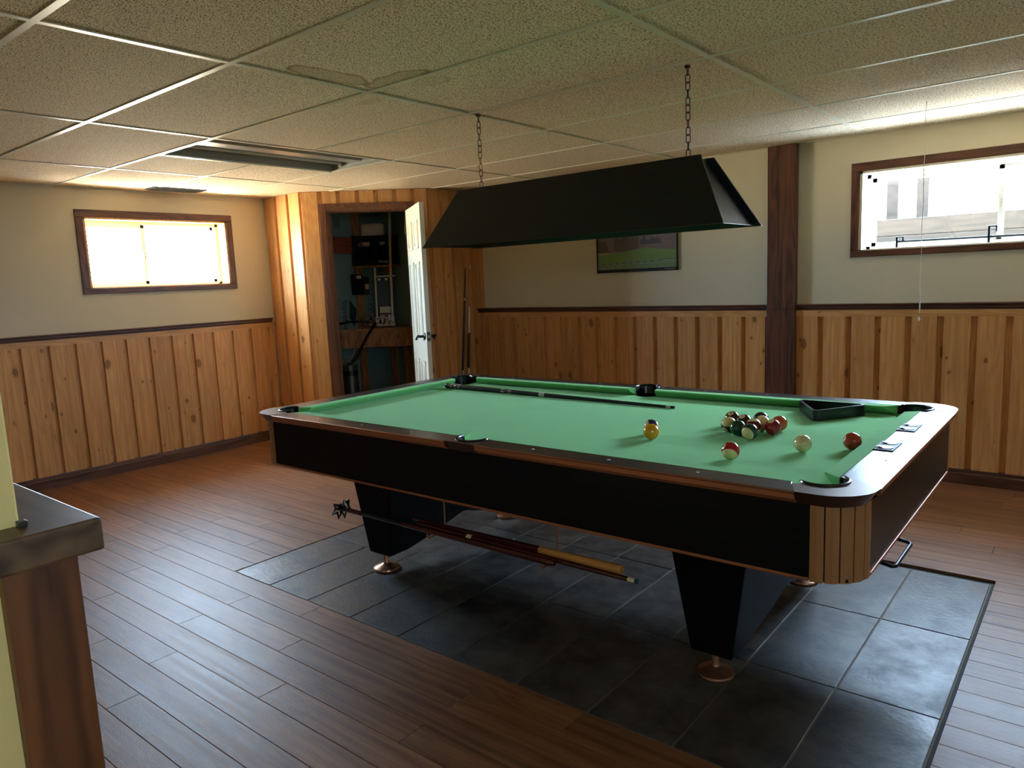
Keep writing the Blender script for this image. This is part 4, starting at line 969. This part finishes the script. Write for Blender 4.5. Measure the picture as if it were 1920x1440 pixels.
# ==================================================================== CLOSET INSIDE
fb = MB().box(XL+.001, XL+.016, SY+.10, YB-.001, 0, H).build('foam_panel', M['foam'], wl)
fb = MB().box(XL+.016, EX-.091, YB-.016, YB-.001, 0, H).build('foam_panel', M['foam'], wb)
def stud(par, x0, x1, y0, y1, z0, z1, mat='stud'): return MB().box(x0, x1, y0, y1, z0, z1).build('stud', M[mat], par, bevel=.002)
stud(wl, XL+.016, XL+.054, 3.80, 3.875, .90, H); stud(wl, XL+.016, XL+.054, 3.79, 3.86, 0, .74); stud(wl, XL+.016, XL+.054, 3.14, 3.22, 0, H)
stud(wb, -3.20, -3.135, YB-.054, YB-.016, 0, 1.55); stud(wb, -2.62, -2.55, YB-.054, YB-.016, 0, H); stud(wb, -2.98, -2.93, YB-.07, YB-.016, 0, .9)
stud(wl, XL+.016, XL+.05, SY+.11, 3.895, 1.645, 1.80, 'stud_red')
# printed lettering on the foam boards (runs down the board)
text('lettering', 'Styrofoam', .085, M['ink'], wl, frame_m((XL+.017, 3.655, 1.02), (0, 0, -1), (0, 1, 0)))
text('lettering', 'CF', .06, M['ink'], wl, frame_m((XL+.017, 4.02, 1.0), (0, 0, -1), (0, 1, 0)))
m = MB().add([(XL+.0175, 3.72, 1.20), (XL+.0175, 3.80, 1.10), (XL+.0175, 3.755, .93), (XL+.0175, 3.70, 1.03)], [(0, 1, 2, 3)])
for k in range(6): m.add([(XL+.0175, 3.60+k*.012, 1.88), (XL+.0175, 3.605+k*.012, 1.88), (XL+.0175, 3.605+k*.012, 1.99), (XL+.0175, 3.60+k*.012, 1.99)], [(0, 1, 2, 3)])
for (a0, a1, c0, c1) in ((3.95, 4.01, 1.06, 1.065), (3.95, 4.01, 1.19, 1.195), (3.95, 3.954, 1.06, 1.19), (4.006, 4.01, 1.06, 1.19), (3.965, 3.995, 1.09, 1.10), (3.965, 3.995, 1.14, 1.15)):
    m.add([(XL+.0175, a0, c0), (XL+.0175, a1, c0), (XL+.0175, a1, c1), (XL+.0175, a0, c1)], [(0, 1, 2, 3)])
m.build('printed_mark', M['ink'], wl)
m = MB()
for k in range(5): m.add([(-2.86+k*.018, YB-.0175, .35+.03*k), (-2.852+k*.018, YB-.0175, .35+.03*k), (-2.852+k*.018, YB-.0175, .56), (-2.86+k*.018, YB-.0175, .56)], [(0, 1, 2, 3)])
m.add([(-2.90, YB-.0175, .70), (-2.84, YB-.0175, .70), (-2.87, YB-.0175, .60)], [(0, 1, 2)])
m.build('printed_mark', M['ink'], wb)
# shelf: deep apron across the corner
sh = thing('closet_shelf', 'rough lumber shelf with a deep front board across the closet corner', 'shelf', (0, 0, 0))
ca = 6.85                                    # line y - x = 6.85
A_, B_ = (XL+.056, XL+.056+ca), (YB-.072-ca, YB-.072)
dv = Vector((1, 1)).normalized(); nv = Vector((-dv.y, dv.x))
MB().prism([A_, B_, (B_[0]+nv.x*.038, B_[1]+nv.y*.038), (A_[0]+nv.x*.038, A_[1]+nv.y*.038)], .735, .900).build('apron', M['stud'], sh, bevel=.002)
MB().prism([A_, B_, (XL+.056, YB-.072)], .900, .918).build('shelf_board', M['stud_x'], sh)
def dp(c, s, z): # point on the diagonal y-x=c at height z, s metres from the middle (toward the back wall)
    mx_ = (XL+YB-c)/2; return Vector((mx_+s*dv.x, mx_+c+s*dv.y, z))
def local(mb, c, s, z): 
    p = dp(c, s, z); m4 = Matrix.Rotation(math.atan2(dv.y, dv.x), 4, 'Z'); m4.translation = p; return mb.xf(m4)
# crate high in the corner with a round tub in it
cr = thing('milk_crate', 'black perforated plastic crate hanging high in the closet', 'crate', (0, 0, 0))
W_ = .225
m = MB()
m.box(-W_, W_, -.012, .012, 0, .055).box(-W_, W_, -.012, .012, .225, .285).box(-W_, -W_+.035, -.012, .012, .055, .225).box(W_-.035, W_, -.012, .012, .055, .225).box(-.018, .018, -.012, .012, .055, .225)
for sx in (-1, 1):
    xa, xb = (-W_+.035, -.018) if sx < 0 else (.018, W_-.035)
    for k in range(-8, 12):                                 # diagonal lattice
        for dr in (-1, 1):
            x0 = xa+k*.021; pts = []
            for z_ in (.055, .165):
                pts.append(((x0 if dr > 0 else x0+.11)+dr*(z_-.055), z_))
            (xq, zq), (xw, zw) = pts
            # clip to the panel
            def cl_(x, z, x2, z2):
                t0, t1 = 0, 1
                dx = x2-x
                for lim, s in ((xa, 1), (xb, -1)):
                    v0, v1 = s*(x-lim), s*(x2-lim)
                    if v0 < 0 and v1 < 0: return None
                    if v0 < 0: t0 = max(t0, v0/(v0-v1))
                    if v1 < 0: t1 = min(t1, v0/(v0-v1))
                return None if t0 >= t1-1e-3 else (x+dx*t0, z+(z2-z)*t0, x+dx*t1, z+(z2-z)*t1)
            r = cl_(xq, zq, xw, zw)
            if r: m.tube([(r[0], 0, r[1]), (r[2], 0, r[3])], .0045, 4)
    m.box(xa, xb, -.012, .012, .165, .182)
    m.box(xa, xa+.025 if sx < 0 else xa+.03, -.012, .012, .182, .225); m.box(xb-.03, xb, -.012, .012, .182, .225)
m.box(-W_, -W_+.014, 0, .04, 0, .285).box(W_-.014, W_, 0, .04, 0, .285).box(-W_, W_, 0, .045, 0, .01).box(-W_+.14, W_-.14, .17, .178, 0, .285).box(-.08, .08, 0, .17, 0, .01)
local(m, 7.10, 0, 1.525).build('body', plain('crate_plastic', srgb(8, 8, 9), .7, spec=.2), cr)
tm_ = Matrix.Rotation(math.atan2(dv.y, dv.x), 4, 'Z'); tm_.translation = dp(7.10, .085, 1.557)
text('lettering', 'RE.No.1', .035, M['white_plastic'], cr, tm_ @ frame_m((0, -.0125, 0), (1, 0, 0), (0, 0, 1)))
m = MB().box(-.115, .115, .03, .15, .182, .40); local(m, 7.10, -.02, 1.530).build('foam_block', M['cream_plastic'], bevel=.03)
o = bpy.data.objects['foam_block']; o.name = 'tub'; tag(o, 'cream rounded tub sitting in the black crate in the closet', 'tub')
# crate bracket shelf that carries it
cs = tag(local(MB().box(-.235, .235, 0, .035, -.020, -.002), 7.10, 0, 1.525).build('crate_shelf', M['stud_x']), 'small lumber shelf under the black crate in the closet', 'shelf')
# control box on the wall stud
cbx = thing('control_box', 'small black electrical control box on the closet stud', 'control box', (XL+.054, 3.80, 1.345))
MB().box(0, .05, -.075, .03, -.10, .10).build('body', M['black_metal'], cbx, bevel=.003)
MB().box(0, .06, .03, .10, -.105, .07).build('cover', M['steel_tank'], cbx, bevel=.003)
MB().box(.0505, .052, -.05, .01, .055, .085).build('sticker', M['white_plastic'], cbx); MB().box(.0605, .062, .045, .09, -.05, .0).build('sticker', M['cream_plastic'], cbx)
for k in range(4): MB().tube([(.05, -.055+k*.02, -.06), (.066, -.05+k*.02, -.02), (.05, -.045+k*.02, .03)], .003, 6).build('wire', M['copper'], cbx)
# pipes standing on the shelf, joined by a crosspiece
pp = thing('water_pipes', 'pale plastic water pipes rising from the closet shelf to the ceiling', 'pipes', (0, 0, 0))
a1_, a2_ = dp(7.02, -.02, .99), dp(7.02, -.012, 1.50)
MB().tube([a1_, a2_], .010, 10).build('pipe', M['pvc'], pp, smooth=True)
b1_, b2_, b3_ = dp(7.02, .128, .99), dp(7.0, .140, 1.45), dp(6.93, .172, 2.115)
MB().tube([b1_, b2_, b3_], .013, 10).build('pipe', M['pvc'], pp, smooth=True)
c1_, c2_ = dp(7.02, -.013, 1.385), dp(7.01, .138, 1.385)
MB().tube([c1_, c2_], .008, 10).build('cross_pipe', M['black_plastic'], pp, smooth=True)
for t_ in (.15, .6): MB().tube([c1_.lerp(c2_, t_), c1_.lerp(c2_, t_+.2)], .0115, 10).build('valve', M['white_plastic'], pp, smooth=True)
for p_ in (a1_, b1_): MB().tube([p_+Vector((0, 0, -.02)), p_+Vector((0, 0, .03))], .018, 10).build('fitting', M['white_plastic'], pp, smooth=True)
MB().tube([dp(7.02, -.03, .945), dp(7.02, .15, .945)], .018, 10).build('manifold_pipe', M['pvc'], pp, smooth=True)
m = MB()
for k in range(26):
    s_ = rnd.uniform(-.17, .13); z_ = rnd.uniform(.945, 1.02); p_ = dp(6.985+rnd.uniform(-.02, .02), s_, z_); q2 = p_+Vector((rnd.uniform(-.02, .02), rnd.uniform(-.02, .02), rnd.uniform(-.012, .03)))
    m.mi = k % 3; m.tube([p_, q2], .008, 7)
m.build('valves', [M['black_metal'], M['copper'], M['silver']], pp, smooth=True)['kind'] = 'stuff'
# black hoses
hs = thing('water_hose', 'black hoses running from the pipe fittings across and down to the tank', 'hose', (0, 0, 0))
MB().tube([(XL+.075, 3.48, .975), dp(6.93, -.30, .985), dp(6.93, -.20, .99), dp(6.93, -.10, .985)], .011, 8).build('hose', M['rubber'], hs, smooth=True)
h0 = dp(6.82, -.02, .955); tkx, tky = -3.112, 3.478
MB().tube([dp(6.96, -.04, .965), dp(6.88, -.03, .96), dp(6.815, -.06, .93), dp(6.79, -.12, .84), dp(6.76, -.17, .75), (tkx+.05, tky+.05, .66), (tkx+.02, tky+.02, .618)], .012, 8).build('hose', M['rubber'], hs, smooth=True)
MB().tube([dp(6.88, -.12, .945), dp(6.81, -.16, .91), dp(6.78, -.22, .78), (tkx-.01, tky+.04, .66), (tkx-.03, tky, .62)], .004, 6).build('wire', M['copper'], hs, smooth=True)
# tank
tk = thing('pressure_tank', 'dark steel cylinder tank on the closet floor with a black band', 'tank', (tkx, tky, 0))
MB().lathe([(0, 0), (.070, 0), (.072, .01), (.072, .59), (.066, .60), (.0, .60)], 24).build('shell', M['steel_tank'], tk, smooth=True)
MB().lathe([(.0715, .50), (.0745, .50), (.0745, .545), (.0715, .545)], 24).build('band', M['rubber'], tk, smooth=True)
MB().lathe([(.0, .60), (.03, .60), (.03, .615), (.012, .62), (0, .62)], 16).build('cap', M['black_metal'], tk, smooth=True)
bt = thing('paper_bag', 'crumpled brown bag behind the dark tank in the closet', 'bag', (-3.235, 3.44, 0))
MB().add([(-.05, -.04, 0), (.05, -.04, 0), (.05, .05, 0), (-.05, .05, 0), (-.055, -.045, .66), (.03, -.05, .70), (.05, .04, .64), (-.04, .05, .69)], [(0, 3, 2, 1), (0, 1, 5, 4), (1, 2, 6, 5), (2, 3, 7, 6), (3, 0, 4, 7), (4, 5, 6, 7)]).build('body', plain('kraft', srgb(150, 108, 70), .8), bt, bevel=.006)
# carton and round cap on the shelf
ct = thing('carton', 'red and white gabled carton standing on the closet shelf behind the pipes', 'carton', (0, 0, 0))
m = MB().box(-.055, .055, .0, .07, 0, .14); m.mi = 1; m.add([(-.055, 0, .14), (.055, 0, .14), (.055, .07, .14), (-.055, .07, .14), (-.055, .035, .20), (.055, .035, .20)], [(0, 1, 5, 4), (2, 3, 4, 5), (1, 2, 5), (3, 0, 4)])
local(m, 7.07, .062, .918).build('body', [plain('carton_red', srgb(96, 44, 46), .6), M['white_plastic']], ct)
m = MB()
for k in range(3): m.box(-.045+k*.034, -.022+k*.034, -.0012, 0, .03, .12-.02*(k % 2))
local(m, 7.07, .062, .918).build('printed_panel', M['white_plastic'], ct)
hc = thing('hose_coil', 'small coil of dusty tan hose on the closet shelf', 'coil', (0, 0, 0))
cp_ = dp(7.10, -.12, .99)
for rr in (.068, .056):
    m = MB().tube([(rr*math.cos(a*PI/10), .012 if rr < .06 else 0, rr*math.sin(a*PI/10)) for a in range(20)], .008, 6, closed=True)
    m4 = Matrix.Rotation(math.atan2(dv.y, dv.x), 4, 'Z'); m4.translation = cp_+Vector((0, 0, .004)); m.xf(m4).build('loop', plain('tan_hose', srgb(120, 92, 66), .7), hc, smooth=True)
dkp = thing('dark_panel', 'dark flat panel standing upright at the right of the closet shelf', 'panel', (0, 0, 0))
m = MB().box(-.01, .19, 0, .012, 0, .49); local(m, 7.22, .0, .920).build('sheet', plain('slate_blue', srgb(44, 54, 62), .5), dkp)
m = MB().box(-.01, .19, -.004, .0, .49, .502); local(m, 7.22, .0, .920).build('edge', M['silver'], dkp)

# ==================================================================== OUTSIDE
gr = struct(MB().box(-5.3, -4.2, 1.2, 4.2, 1.05, 1.20).box(-1.6, 5.4, 5.2, 6.2, 1.05, 1.28).build('ground', M['soil']), 'pale planting strips outside the windows')
def well(m): return m
# timber edging and two posts beyond the right window
ed = thing('timber_edging', 'weathered timber retaining edge seen through the right window', 'timber', (1.9, 5.45, 1.28))
for k in range(3): MB().box(-3.0, 3.0, -.07, .07, k*.128, k*.128+.124).build('timber', M['timber_out'], ed, bevel=.004)
for n_, xq in enumerate((1.05, 1.262)):
    p = tag(MB().box(-.042, .042, -.042, .042, 0, 1.6).build('fence_post', M['timber_out'], bevel=.004, loc=(xq, 5.68, 1.28)), ['pale post beyond the right window, the one nearer its left edge', 'pale post beyond the right window, second from its left edge'][n_], 'post', 'posts outside')
# bare shrubs beyond the left window
def shrub(x, y, seed, label):
    r = random.Random(seed); s = thing('bare_shrub', label, 'shrub', (x, y, 1.20), group='shrubs outside the left window')
    m = MB(); lf = MB()
    def grow(p, d, ln, rad, dep):
        pts = [p]; q = Vector(p); dd = Vector(d)
        for k in range(4):
            dd = (dd+Vector((r.uniform(-.25, .25), r.uniform(-.25, .25), r.uniform(-.05, .18)))).normalized(); q = q+dd*ln/4; pts.append(q.copy())
        m.tube(pts, [rad*(1-.12*k) for k in range(5)], 5)
        for _ in range(2):
            c = q+Vector((r.uniform(-.05, .05),)*3); a = Vector((r.uniform(-1, 1), r.uniform(-1, 1), r.uniform(-1, 1))).normalized()*.02; b = a.orthogonal().normalized()*.01
            lf.add([c-a, c+b, c+a, c-b], [(0, 1, 2, 3)])
        if dep:
            for _ in range(3): grow(pts[r.choice((2, 3, 4))], (dd+Vector((r.uniform(-.8, .8), r.uniform(-.8, .8), r.uniform(-.2, .5)))).normalized(), ln*.7, rad*.6, dep-1)
    for k in range(4): grow(Vector((0, 0, 0)), (r.uniform(-.5, .5), r.uniform(-.5, .5), 1), .42, .007, 2)
    m.build('branches', M['twig'], s); l_ = lf.build('leaves', M['leaf'], s); l_['kind'] = 'stuff'
shrub(-4.5, 2.05, 1, 'bare twiggy shrub outside the left window, behind its left half')
shrub(-4.7, 2.75, 2, 'bare twiggy shrub outside the left window, behind its middle')
shrub(-4.6, 3.45, 5, 'bare twiggy shrub outside the left window, behind its right half')

tag(MB().box(1.406, 1.418, -.602, -.592, 1.060, 1.067).build('clip', M['steel_tank'], bevel=.001), 'tiny grey metal clip on the half wall cap against the yellow wall', 'clip')
